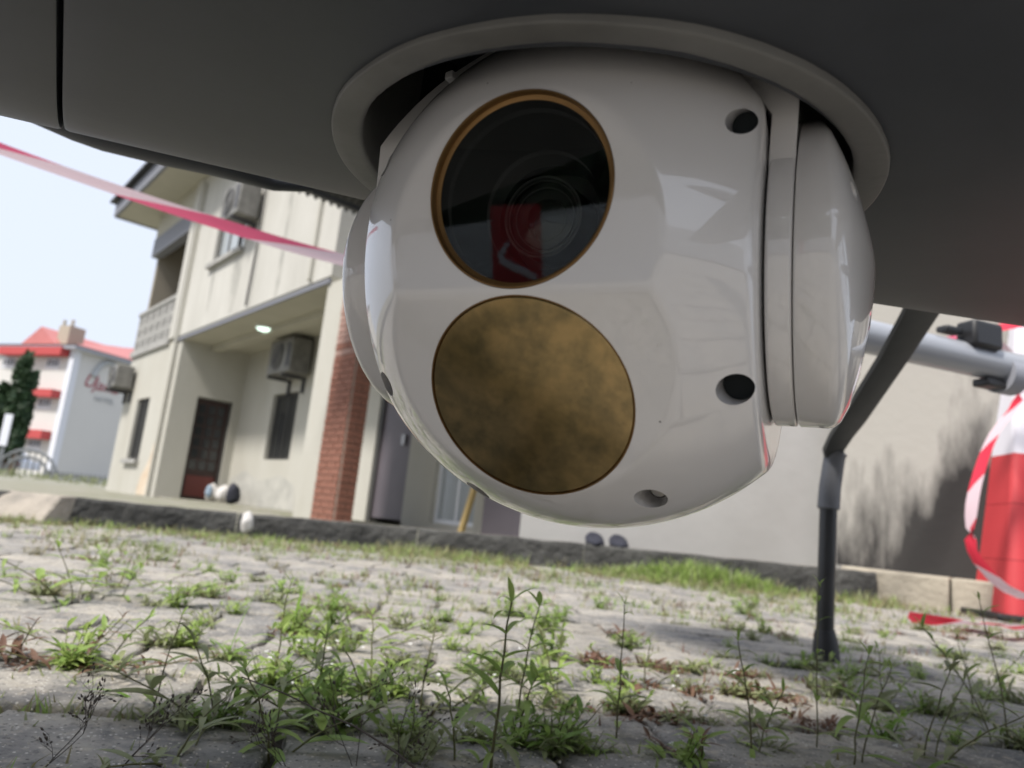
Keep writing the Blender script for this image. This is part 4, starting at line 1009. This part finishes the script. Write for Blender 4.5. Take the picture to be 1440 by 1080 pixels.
def bpt(px, py):   # point on the vertical plane of the boom axis
    d = ray(px, py); k_ = (BC-CAM).dot(dl)/d.dot(dl); return CAM+d*k_
boxdir(bpt(1366, 476)-dl*.02, .085, .05, .060, 'boom_clamp', 'black', .008)
boxdir(bpt(1330, 466)-dl*.01, .05, .03, .014, 'clamp_plate', 'black')
boxdir(bpt(1302, 505), .05, .04, .016, 'clamp_plate', 'black'); boxdir(bpt(1392, 540), .06, .04, .018, 'clamp_plate', 'black')
boxdir(bpt(1340, 512), .16, .03, .010, 'clamp_plate', 'gear')
cr_ = MB(); cr_.tube([bpt(1408, 527)-da*.01, bpt(1408, 527)+da*.035], [.043, .043], 24); dpart(cr_, 'boom_collar', 'hgutter')
# leg
ft = Vector((.690, 1.57, 0))
lg = MB(); lg.tube([ft+Vector((0, 0, .012)), Vector((.692, 1.57, .330))], .0175, 20); leg = dpart(lg, 'landing_leg', 'carbon')
fo_ = MB(); fo_.tube([ft+Vector((.004, 0, -.002)), ft+Vector((.003, 0, .028)), ft+Vector((0, 0, .055))], [.027, .025, .0195], 20); fo_.build('rubber_foot', MT['black'], leg)
sl_ = MB(); sl_.tube([Vector((.692, 1.57, .300)), Vector((.692, 1.57, .302)), Vector((.694, 1.57, .345)), Vector((.700, 1.565, .410)), Vector((.706, 1.558, .425))], [.0205, .0225, .022, .0215, .019], 20); sl_.build('sleeve', MT['sleeve'], leg)
pts = [Vector((.697, 1.568, .385)), Vector((.699, 1.566, .410)), at_y(1172, 632, 1.55), at_y(1183, 612, 1.51), at_y(1199, 590, 1.44), at_y(1220, 558, 1.36), at_y(1258, 500, 1.25), at_y(1292, 443, 1.15), at_y(1325, 385, 1.03), at_y(1345, 345, .90)]
wd = [.034, .039, .043, .047, .049, .050, .052, .055, .058, .060]
V = []; F = []
for i, (p, w) in enumerate(zip(pts, wd)):
    d = (pts[min(i+1, len(pts)-1)]-pts[max(i-1, 0)]).normalized(); vdir = (p-CAM).normalized(); sd_ = Vector((1, .25, 0)); sd_ = (sd_-d*sd_.dot(d)).normalized(); nn_ = d.cross(sd_).normalized()
    for a, b in ((-.5, -1), (-.42, -1.3), (.42, -1.3), (.5, -1), (.5, 1), (.42, 1.3), (-.42, 1.3), (-.5, 1)): V.append(p+sd_*w*a+nn_*.0055*b)
for i in range(len(pts)-1):
    for k in range(8): F.append((i*8+k, i*8+(k+1) % 8, (i+1)*8+(k+1) % 8, (i+1)*8+k))
F += [tuple(range(8)), tuple((len(pts)-1)*8+k for k in range(8))]
me = fixn(mesh_of('leg_strap', V, F, True)); me.set_sharp_from_angle(angle=R_(40)); o = link('leg_strap', me, MT['gear'], drone); o.location = -DL
# two more legs of the drone, behind the camera and at the nose
for bx_, by_ in ((.75, -.9), (-.95, .02)):
    P = dw(bx_, by_, 0); mb = MB(); top = dw(bx_, by_*.2, .10); kn = Vector((P.x, P.y, .36)).lerp(Vector((top.x, top.y, .40)), .15)
    mb.tube([Vector((P.x, P.y, 0)), kn, top], [.0175, .018, .02], 12); dpart(mb, 'landing_leg', 'carbon')
# ================================================================== WEEDS
def leaf_geo(L, Wd, curl, fold, nseg=6, rg=None):
    V = []; F = []
    for i in range(nseg+1):
        f = i/nseg; w = Wd*.5*math.sin(math.pi*min(1, f*.96+.04))**.8*(1-.35*f); x = L*math.sin(curl*f)/max(curl, .01) if curl else L*f; z = -L*(1-math.cos(curl*f))/max(curl, .01)
        V += [(x, -w, z+fold*w), (x, 0, z), (x, w, z+fold*w)]
    for i in range(nseg):
        a = i*3; F += [(a, a+1, a+4, a+3), (a+1, a+2, a+5, a+4)]
    return V, F
LM = {}
for key, mt in (('leaf', 'leaf'), ('dull', 'leaf_dull'), ('red', 'leaf_red')):
    LM[key] = []
    for i, (w, c, fo) in enumerate(((.24, .7, .35), (.20, 1.1, .25), (.28, .45, .45), (.18, .9, .5), (.22, 1.5, .3))):
        V, F = leaf_geo(1., w, c, fo); me = mesh_of('leaf', V, F, True); me.materials.append(MT[mt]); LM[key].append(me)
def put_leaf(parent, p, yaw_, pitch_, L, rg, key='leaf', roll_=0.):
    o = link('leaf', rg.choice(LM[key]), None, parent); o.location = p; o.rotation_euler = Euler((roll_, -pitch_, yaw_), 'XYZ'); o.scale = (L, L, L); return o
def curve_pts(H, lean, az_, wob, n, rg, start=Vector((0, 0, 0))):
    out = []; 
    for i in range(n+1):
        f = i/n; out.append(start+Vector((math.cos(az_)*lean*f**1.6, math.sin(az_)*lean*f**1.6, H*f))+Vector((rg.uniform(-wob, wob), rg.uniform(-wob, wob), 0))*(1 if 0 < i else 0))
    return out
def hero(bx, by, hpx, label, seed, kind='leaf', leaf=.030, nodes=6, stems=1, lean=.01, rad=.0011, cat='weed', tip=True, spread=.02, group=None):
    rg = random.Random(seed); B = at_z(bx, by, 0.); B.z = -.008; H = hpx/FPX*(B-CAM).length+.008
    root = empty('leafy_weed', B); tag(root, label, cat, group)
    for s_ in range(stems):
        h = H*(1 if s_ == 0 else rg.uniform(.45, .85)); a = rg.uniform(0, 6.28); st = Vector((0, 0, 0)) if s_ == 0 else Vector((math.cos(a), math.sin(a), 0))*spread*rg.uniform(.2, 1)
        pts = curve_pts(h, lean*(1 if s_ == 0 else 2.5), a, .0012, 7, rg, st)
        MB().tube(pts, [rad*(1-.5*i/7) for i in range(8)], 6).build('stem', MT['stem'], root, sharp=None)
        def P(f):
            q = f*7; i = min(6, int(q)); return pts[i].lerp(pts[i+1], q-i)
        ph = rg.uniform(0, 3.14)
        nodes_ = nodes+1
        for k in range(nodes_):
            f = .14+.78*k/max(1, nodes_-1); f = min(.97, f+rg.uniform(-.03, .03)); ph += 1.57+rg.uniform(-.3, .3)
            L = leaf*1.42*(.65+.5*math.sin(math.pi*min(1, f+.1)))*rg.uniform(.8, 1.15)
            for sgn in (0, math.pi):
                if rg.random() < .12: continue
                put_leaf(root, P(f), ph+sgn+rg.uniform(-.3, .3), rg.uniform(.25, .85)*(1 if f > .3 else .5), L, rg, kind if rg.random() < .8 else 'dull')
        if tip:
            for k in range(3): put_leaf(root, pts[-1], ph+k*2.1, rg.uniform(.9, 1.3) if k else .55, leaf*rg.uniform(.45, .9), rg, kind)
    return root
HER = [
 (690, 1088, 206, 'tall upright green weed with a leaf pair on top, centre foreground', 1, dict(leaf=.032, nodes=7, stems=1, lean=.004, rad=.0015)),
 (722, 1040, 165, 'leafy weed just right of the tallest centre weed', 2, dict(leaf=.030, nodes=6, stems=2, lean=.012)),
 (866, 1042, 165, 'single thin reddish stemmed weed with leaves only near the top, right of centre', 3, dict(leaf=.022, nodes=4, lean=.002, rad=.0010)),
 (384, 962, 122, 'dark stemmed weed standing behind the bright grass blade, left of centre', 4, dict(leaf=.026, nodes=5, lean=.004)),
 (300, 1012, 92, 'low bushy weed with drooping dull leaves left of the centre clump', 5, dict(leaf=.034, nodes=4, stems=3, lean=.03, kind='dull', spread=.03)),
 (440, 1010, 108, 'branching green weed at the left part of the centre clump', 6, dict(leaf=.028, nodes=5, stems=3, lean=.03, spread=.04)),
 (520, 985, 100, 'bushy weed in the middle of the centre clump', 7, dict(leaf=.026, nodes=5, stems=3, lean=.03, spread=.04)),
 (590, 1000, 105, 'spreading weed left of the tallest centre weed', 8, dict(leaf=.027, nodes=5, stems=3, lean=.03, kind='dull', spread=.04)),
 (780, 985, 95, 'broad bushy weed right of the tallest centre weed', 9, dict(leaf=.028, nodes=5, stems=3, lean=.03, spread=.04)),
 (380, 1058, 95, 'near leafy weed at the bottom left of the centre clump', 10, dict(leaf=.030, nodes=4, stems=3, lean=.03, spread=.03)),
 (640, 1075, 90, 'small weed at the foot of the tallest centre weed', 11, dict(leaf=.024, nodes=4, stems=2, lean=.015)),
 (1058, 1060, 128, 'dark stemmed weed in front of the gap left of the landing leg', 12, dict(leaf=.024, nodes=5, stems=2, lean=.02)),
 (1148, 1050, 185, 'thin tall weed crossing the foot of the landing leg', 13, dict(leaf=.018, nodes=5, lean=.004, rad=.0009)),
 (1200, 1075, 120, 'leafy weed just right of the landing leg at the bottom edge', 14, dict(leaf=.030, nodes=5, stems=2, lean=.03)),
 (1300, 1070, 110, 'bushy dull green weed between landing leg and right edge', 15, dict(leaf=.030, nodes=4, stems=3, lean=.03, spread=.03, kind='dull')),
 (1418, 1050, 150, 'dark branching weed at the right edge of the picture', 16, dict(leaf=.024, nodes=5, stems=3, lean=.03)),
 (1370, 1000, 80, 'low green weed beside the branching one at the right edge', 17, dict(leaf=.024, nodes=4, stems=3, lean=.03)),
 (216, 1000, 108, 'lone slender seedling with a drooping top leaf, left foreground', 18, dict(leaf=.026, nodes=2, lean=.012, rad=.0009)),
 (102, 846, 68, 'left background weed clump with two raised bright shoots', 19, dict(leaf=.034, nodes=4, stems=5, lean=.05, spread=.09)),
 (170, 842, 46, 'low bushy weed right of the clump with two raised shoots', 20, dict(leaf=.03, nodes=4, stems=4, lean=.05, spread=.09)),
 (112, 938, 52, 'brown withered weed clump in the left paving joint', 21, dict(leaf=.022, nodes=4, stems=5, lean=.04, spread=.05, kind='red')),
 (155, 930, 56, 'green weed next to the brown withered clump at left', 22, dict(leaf=.026, nodes=4, stems=3, lean=.04, spread=.04)),
 (24, 925, 42, 'small dry brown weed at the far left edge', 23, dict(leaf=.018, nodes=4, stems=2, lean=.02, kind='red')),
 (985, 1078, 34, 'little red leaved weed at the bottom edge right of centre', 24, dict(leaf=.026, nodes=3, stems=2, lean=.02, kind='red')),
 (495, 905, 52, 'mid distance weed behind the centre clump', 25, dict(leaf=.026, nodes=4, stems=4, lean=.04, spread=.06)),
 (905, 960, 50, 'small green weed beside the rusty creeping patch', 26, dict(leaf=.022, nodes=4, stems=3, lean=.03, spread=.04)),
 (1240, 985, 60, 'small weed behind the leaning blades right of the landing leg', 27, dict(leaf=.024, nodes=4, stems=3, lean=.03, spread=.04)),
 (250, 1060, 60, 'short weed near the bottom left twigs', 28, dict(leaf=.024, nodes=3, stems=3, lean=.03, spread=.03, kind='dull')),
]
for (bx, by, hp_, lb, sd_, kw) in HER: hero(bx, by, hp_, lb, sd_, **kw)
# grass tufts : blades one by one
def blade_mesh(L, w, bend, seed):
    V = []; F = []; n = 9; rg = random.Random(seed)
    for i in range(n+1):
        f = i/n; ww = w*.5*(1-f**2.2)*(.55+.45*min(1, f*4)); x = L*math.sin(bend*f)/bend if bend else 0; z = L*(math.sin(bend*f+1.5708)-0)/1. if 0 else None
        x = L/bend*(1-math.cos(bend*f)); z = L/bend*math.sin(bend*f)
        V += [(x-.25*ww, -ww, z), (x, 0, z), (x-.25*ww, ww, z)]
    for i in range(n): a = i*3; F += [(a, a+1, a+4, a+3), (a+1, a+2, a+5, a+4)]
    me = mesh_of('blade', V, F, True); me.materials.append(MT['leaf_bright']); return me
BMs = [blade_mesh(1, .085, b, i) for i, b in enumerate((.25, .6, 1.0, 1.5, 2.0))]
def tuft(bx, by, hpx, blades, label, seed, z=-.004):
    rg = random.Random(seed); B = at_z(bx, by, 0); B.z = z; H = hpx/FPX*(B-CAM).length; root = empty('grass_tuft', B); tag(root, label, 'grass')
    for (az_, lean, ln, k) in blades:
        o = link('blade', BMs[k], None, root); o.rotation_euler = Euler((0, R_(lean), R_(az_))); o.scale = (H*ln,)*3; o.location = (rg.uniform(-.004, .004), rg.uniform(-.004, .004), 0)
tuft(198, 985, 90, [(176, 62, 1.0, 2), (30, 30, .5, 1)], 'bright grass blade lying to the left over the paving', 1)
tuft(256, 1000, 66, [(10, 4, 1.0, 0), (200, 8, .85, 1), (60, 40, .6, 2)], 'short bright upright grass pair left of the centre clump', 2)
tuft(322, 925, 96, [(12, 8, 1.0, 0), (350, 30, .9, 3), (160, 30, .5, 2)], 'tall bright grass blade standing behind the low bushy weed', 3)
tuft(1238, 1040, 130, [(176, 28, .95, 1), (20, 30, .6, 2), (140, 12, .5, 1)], 'broad grass blades leaning left beside the landing leg', 4)
tuft(1300, 1085, 60, [(20, 50, 1.5, 3), (200, 40, .7, 2)], 'arching grass blade at the bottom right corner', 5)
tuft(960, 1085, 66, [(50, 30, 1.0, 1), (30, 42, .7, 1)], 'dark grass blade leaning right at the bottom edge', 6)
tuft(415, 880, 60, [(80, 5, 1.0, 0), (200, 20, .8, 1)], 'short grass blades behind the dark stemmed weed', 7)
tuft(1205, 985, 60, [(160, 10, 1.0, 1), (20, 20, .8, 1)], 'pale grass blades right behind the landing leg foot', 8)
# dry twiggy seed heads
def twig(bx, by, hpx, label, seed, lean=.05, az0=None):
    rg = random.Random(seed); B = at_z(bx, by, 0); B.z = -.004; H = hpx/FPX*(B-CAM).length; root = empty('dry_seed_stalk', B); tag(root, label, 'dry weed')
    mb = MB(); sd2 = MB()
    def br_(p, d, L, r, depth):
        n = 4; pts = [p]
        for i in range(n): d = (d+Vector((rg.gauss(0, .10), rg.gauss(0, .10), rg.gauss(0, .05)))).normalized(); pts.append(pts[-1]+d*L/n)
        mb.tube(pts, [r*(1-.5*i/n) for i in range(n+1)], 4)
        if depth == 0:
            q = pts[-1]; sd2.tube([q-d*.0006, q+d*.0008, q+d*.0026], [.0003, .0008, .0002], 5); return
        for k in range(3):
            q = pts[rg.randrange(1, n+1)]; sp = Vector((rg.gauss(0, 1), rg.gauss(0, 1), rg.gauss(.3, .7))).normalized(); br_(q, (d+sp*.8).normalized(), L*rg.uniform(.4, .65), r*.65, depth-1)
    for k in range(2):
        a = az0 if az0 is not None else rg.uniform(0, 6.28); a += rg.uniform(-.4, .4)
        br_(Vector((0, 0, 0)), Vector((math.cos(a)*lean*10, math.sin(a)*lean*10, 1)).normalized(), H*.75, .00045, 3)
    mb.build('stalk', MT['twig'], root, sharp=None); sd2.build('seed_heads', MT['twig'], root, sharp=None)
twig(60, 1075, 85, 'fine dark dry twigs with seed heads at the bottom left', 1, .08, .4)
twig(170, 1075, 95, 'fine dry twig reaching right from the bottom left', 2, .07, .2)
twig(500, 1085, 100, 'fine dark twig with seed heads left of the tallest weed', 3, .04)
twig(560, 1085, 105, 'second fine seed stalk nearer the tallest weed', 4, .05)
twig(410, 1085, 75, 'dry twiggy stalk at the bottom of the centre clump', 5, .09, 2.6)
# one long bent dry stalk across the foreground
st = empty('long_dry_stalk', (0, 0, 0)); tag(st, 'long thin dark dry stalk arching across the bottom left foreground', 'dry weed')
p = [at_y(340, 952, .62), at_y(400, 975, .60), at_y(450, 1000, .585), at_y(500, 1022, .57), at_y(560, 1060, .55), at_y(600, 1095, .53)]
MB().tube(p, [.0005, .0006, .0006, .0007, .0008, .0009], 5).build('stalk', MT['twig'], st, sharp=None)

# small low weeds in the joints (individual copies of a few plants)
def small_plant(i, mats, H=.05, n=26, wide=.05, lw=.3, up=.8):
    rg = random.Random(400+i); mb = MB(); mi = []; V0 = 0
    st = MB()
    for k in range(rg.randint(7, 11)):
        a = rg.uniform(0, 6.28); h = H*rg.uniform(.4, 1); ln = wide*rg.uniform(.2, 1); pts = [Vector((math.cos(a)*ln*f**.8+rg.uniform(-.001, .001), math.sin(a)*ln*f**.8, h*f*up+.001)) for f in (0, .3, .65, 1)]
        st.tube(pts, [.0007, .0006, .0005, .0003], 4, cap=False)
        m_ = rg.randint(7, 11)
        for q in range(m_):
            f = .15+.85*q/m_; seg = min(2, int(f*3)); p = pts[seg].lerp(pts[seg+1], f*3-seg) if f < 1 else pts[3]
            L = rg.uniform(.011, .026); V, F = leaf_geo(L, L*lw, rg.uniform(.2, 1.2), .3, 3)
            M = Matrix.Translation(p) @ Euler((rg.uniform(-.4, .4), -rg.uniform(.0, 1.1), rg.uniform(0, 6.28))).to_matrix().to_4x4(); mb.add([M@Vector(v) for v in V], F, True)
    nl = len(mb.F); mb.add(st.V, st.F, True); me = mb.mesh('low_weed'); me.materials.append(MT[mats]); me.materials.append(MT['stem'])
    me.polygons.foreach_set('material_index', [0]*nl+[1]*(len(mb.F)-nl)); return me
SP = {'g': [small_plant(i, 'leaf', .062) for i in range(4)], 'd': [small_plant(10+i, 'leaf_dull', .045) for i in range(4)], 'r': [small_plant(20+i, 'leaf_red', .022, wide=.06, up=.6) for i in range(3)], 'y': [small_plant(30+i, 'leaf_dry', .05, lw=.16) for i in range(3)]}
def snap(P, rg):     # move to the nearest paving joint
    x = P.x*math.cos(ang)+P.y*math.sin(ang); y = -P.x*math.sin(ang)+P.y*math.cos(ang)
    j = round((y-.31)/PD); jy = .31+(j-.5 if (y-.31)/PD < j else j+.5)*PD
    if rg.random() < .75: y = jy
    else:
        off = 0 if j % 2 else .5; i = round((x/PW)-off); x = (i+off)*PW+PW*.5
    return Vector((x*math.cos(ang)-y*math.sin(ang), y*math.cos(ang)+x*math.sin(ang), 0))
wr = random.Random(21)
ZONES = [ # px box, count, kinds, label, group
 ((230, 880, 830, 1065), 58, 'gggdd', 'low leafy weed in the dense centre foreground clump', 'low weeds of the centre clump'),
 ((960, 900, 1440, 1070), 40, 'gdddg', 'low leafy weed in the joints of the right foreground', 'low weeds of the right foreground'),
 ((830, 930, 1080, 1010), 26, 'rrrrd', 'low rusty red creeping weed right of centre', 'rusty creeping weeds'),
 ((0, 780, 430, 860), 30, 'gdgdyr', 'low mixed weed in the joints of the left middle distance', 'low weeds of the left middle distance'),
 ((380, 820, 1060, 900), 38, 'gddrgy', 'low weed in the joints behind the centre clump', 'low weeds behind the centre clump'),
 ((1000, 830, 1400, 900), 22, 'gdyr', 'low weed in the joints around the landing leg', 'low weeds around the landing leg'),
 ((60, 900, 240, 945), 10, 'rdg', 'low weed in the left foreground joint', 'low weeds of the left foreground')]
for (bx_, cnt, kinds, lb, gp) in ZONES:
    for i in range(cnt):
        # even over ground area rather than pixels
        a = at_z(bx_[0], bx_[1]); c = at_z(bx_[2], bx_[3]); f = wr.random(); py = bx_[3]-(bx_[3]-bx_[1])*f; px = wr.uniform(bx_[0], bx_[2])
        P = snap(at_z(px, py+.0*px), wr); k = wr.choice(kinds)
        o = link('low_weed', wr.choice(SP[k]), None); P.z = -.010+drift(P.x, P.y); o.location = P; o.rotation_euler = (0, 0, wr.uniform(0, 6.28)); s_ = wr.uniform(.6, 1.15)*(1.0 if P.y < 1.2 else 1.0); o.scale = (s_, s_, s_*wr.uniform(.7, 1.2)); kn_ = {'g': 'fresh green', 'd': 'dull green', 'r': 'rusty brown', 'y': 'straw coloured'}[k]; xm = (bx_[0]+bx_[2])/2; q_ = CAM+(P-CAM); rel_ = P-CAM; cx_ = 720+FPX*rel_.dot(Rt)/rel_.dot(Fw)
        sec_ = min(2, max(0, int(3*(cx_-bx_[0])/(bx_[2]-bx_[0])))); far_ = P.y > at_z((bx_[0]+bx_[2])/2, (bx_[1]+bx_[3])/2).y
        lb2 = lb+', '+('far' if far_ else 'near')+' side, '+('left third', 'middle third', 'right third')[sec_]
        tag(o, lb2.replace('low ', 'low '+kn_+' ', 1).replace('leafy ', '').replace('mixed ', '').replace('rusty red ', ''), 'weed', kn_+' '+gp)
# fine creeping growth in the joints, and the straw and green strip before the kerb : uncountable
def blades(mb, P, h, w, rg, bend=.5, n=2):
    a = rg.uniform(0, 6.28); d = Vector((math.cos(a), math.sin(a), 0)); s_ = Vector((-d.y, d.x, 0))*w*.5; V = []; m_ = 2
    for i in range(m_+1): f = i/m_; q = P+d*h*bend*f*f+Vector((0, 0, h*f)); V += [q-s_*(1-f*.9), q+s_*(1-f*.9)]
    mb.add(V, [(0, 1, 3, 2), (2, 3, 5, 4)])
gk = {k: MB() for k in ('leaf', 'leaf_dull', 'leaf_dry', 'leaf_red')}
wr = random.Random(33)
def tiny(P, rg, k, hh=.02, w=.004):
    for _ in range(rg.randint(3, 6)):
        q = P+Vector((rg.gauss(0, .012), rg.gauss(0, .008), 0)); blades(gk[k], q, hh*rg.uniform(.4, 1.2), w*rg.uniform(.6, 1.3), rg, rg.uniform(.2, 1.3))
for i in range(5200):
    Y = .45+3.4*wr.random()**.75; X = wr.uniform(-.78*Y-.1, .78*Y+.1)
    if Y > kerb_y(X)-.08: continue
    m_ = noise.noise(Vector((X*2.1, Y*2.1, 2)))+.35*noise.noise(Vector((X*7, Y*7, 5)))
    if m_ < .10-.10*(Y > 2): continue
    P = snap(Vector((X, Y, 0)), wr); P.z = -.008; k = wr.choice(['leaf', 'leaf_dull', 'leaf_dull', 'leaf_dry', 'leaf_red'] if m_ < .25 else ['leaf', 'leaf_dull', 'leaf_dull', 'leaf_dry'])
    P.x += wr.gauss(0, .05); tiny(P, wr, k, .014+.008*Y*.8, .0035+.001*Y)
for i in range(4200):  # unseen patch by the camera, added to mottle the amber window's reflection
    P = Vector((wr.uniform(-.42, .08), wr.uniform(.02, .42), 0))
    if noise.noise(P*9+Vector((0, 0, 7))) < -.05: continue
    if wr.random() < .25: P = snap(P, wr)
    P.z = -.006; tiny(P, wr, wr.choice(['leaf_dull', 'leaf_dull', 'leaf_dry', 'leaf_red']), .009, .004)
for i in range(4200):
    X = wr.uniform(-2.9, 2.0); kb = kerb_y(X); u = abs(wr.gauss(0, 1)); dens = .45+.55*noise.noise(Vector((X*1.6, 0, 9)))*1.8
    if wr.random() > dens+.25: continue
    P = Vector((X, kb-.05-u*.42, -.004)); k = wr.choice(['leaf_dry', 'leaf_dry', 'leaf_dull', 'leaf', 'leaf_dull']); tiny(P, wr, k, .060*wr.uniform(.4, 1.1)*(1.2-min(1, u*.5))*(.6 if X < -.6 else 1), .007)
for i in range(900):   # green tuft against the kerb on the right
    X = wr.gauss(1.05, .26); P = Vector((X, kerb_y(X)-.06-abs(wr.gauss(0, .12)), 0)); tiny(P, wr, wr.choice(['leaf', 'leaf', 'leaf_dull']), .11*wr.uniform(.4, 1.1)*math.exp(-((X-1.05)/.45)**2), .010)
nm_ = {'leaf': 'green_ground_weeds', 'leaf_dull': 'dull_ground_weeds', 'leaf_dry': 'straw_ground_weeds', 'leaf_red': 'rusty_ground_weeds'}
lb_ = {'leaf': 'fresh green weeds growing in the paving joints and along the kerb', 'leaf_dull': 'dull green weeds growing in the paving joints and along the kerb', 'leaf_dry': 'straw coloured dry weeds along the kerb and joints', 'leaf_red': 'rusty brown creeping weeds in the paving joints'}
for k, mb in gk.items(): o = mb.build(nm_[k], MT[k], sharp=None); tag(o, lb_[k], kind='stuff')
# grit and sand on the pavers
mb = MB(); wr = random.Random(8)
for i in range(2600):
    Y = .45+1.6*wr.random()**1.2; X = wr.uniform(-.78*Y, .78*Y); r = wr.choice((.0008, .001, .0012, .002)); P = Vector((X, Y, drift(X, Y)+.001))
    V = [P+Vector((wr.uniform(.5, 1)*a*r, wr.uniform(.5, 1)*b*r, wr.uniform(.4, 1)*c*r)) for a, b, c in ((1, 0, 0), (0, 1, 0), (-1, 0, 0), (0, -1, 0), (0, 0, 1), (0, 0, -1))]
    mb.add(V, [(0,1,4),(1,2,4),(2,3,4),(3,0,4),(1,0,5),(2,1,5),(3,2,5),(0,3,5)])
o = mb.build('grit', MT['stone'], sharp=None); tag(o, 'pale grit and sand grains scattered on the pavers', kind='stuff')
# tiny white flowers among the weeds
mb = MB()
for i in range(46):
    px, py = (wr.uniform(330, 780), wr.uniform(900, 1030)) if i < 30 else (wr.uniform(930, 1300), wr.uniform(940, 1050))
    Y = at_z(px, py+25).y; c = at_y(px, py, Y)
    for k in range(4): a = k*1.57+wr.random(); d = Vector((math.cos(a), math.sin(a)*.3, .6*math.sin(a))); s_ = d.orthogonal().normalized()*.0009; mb.add([c, c+d*.0016+s_, c+d*.003, c+d*.0016-s_], [(0, 1, 2, 3)])
o = mb.build('tiny_white_flowers', MT['white'], sharp=None); tag(o, 'tiny white flowers among the foreground weeds', kind='stuff')
# sack stuffed into the kerb joint
lump('white_rag', at_y(347, 735, kerb_y(-1.3)-.07)+Vector((0, 0, 0)), (.03, .03, .055), 'sack', 'pale crumpled plastic scrap stuck at the kerb joint left of the brick column', 'plastic scrap', 15)
sh = empty('dark_shoes', at_z(855, 748, .15)); sh.location = (at_y(852, 752, 4.22).x, 4.215, .128); tag(sh, 'pair of dark navy shoes on the kerb ledge below the gimbal', 'shoes')
for dx in (-.06, .075):
    bm = bmesh.new(); bmesh.ops.create_icosphere(bm, subdivisions=2, radius=1)
    for v in bm.verts: v.co = Vector((v.co.x*.055+dx, v.co.y*.11, max(v.co.z, -.5)*.035+.018+(.03 if v.co.y > .3 else 0)))
    me = bpy.data.meshes.new('shoe'); bm.to_mesh(me); bm.free(); link('shoe', me, MT['cloth_d'], sh)
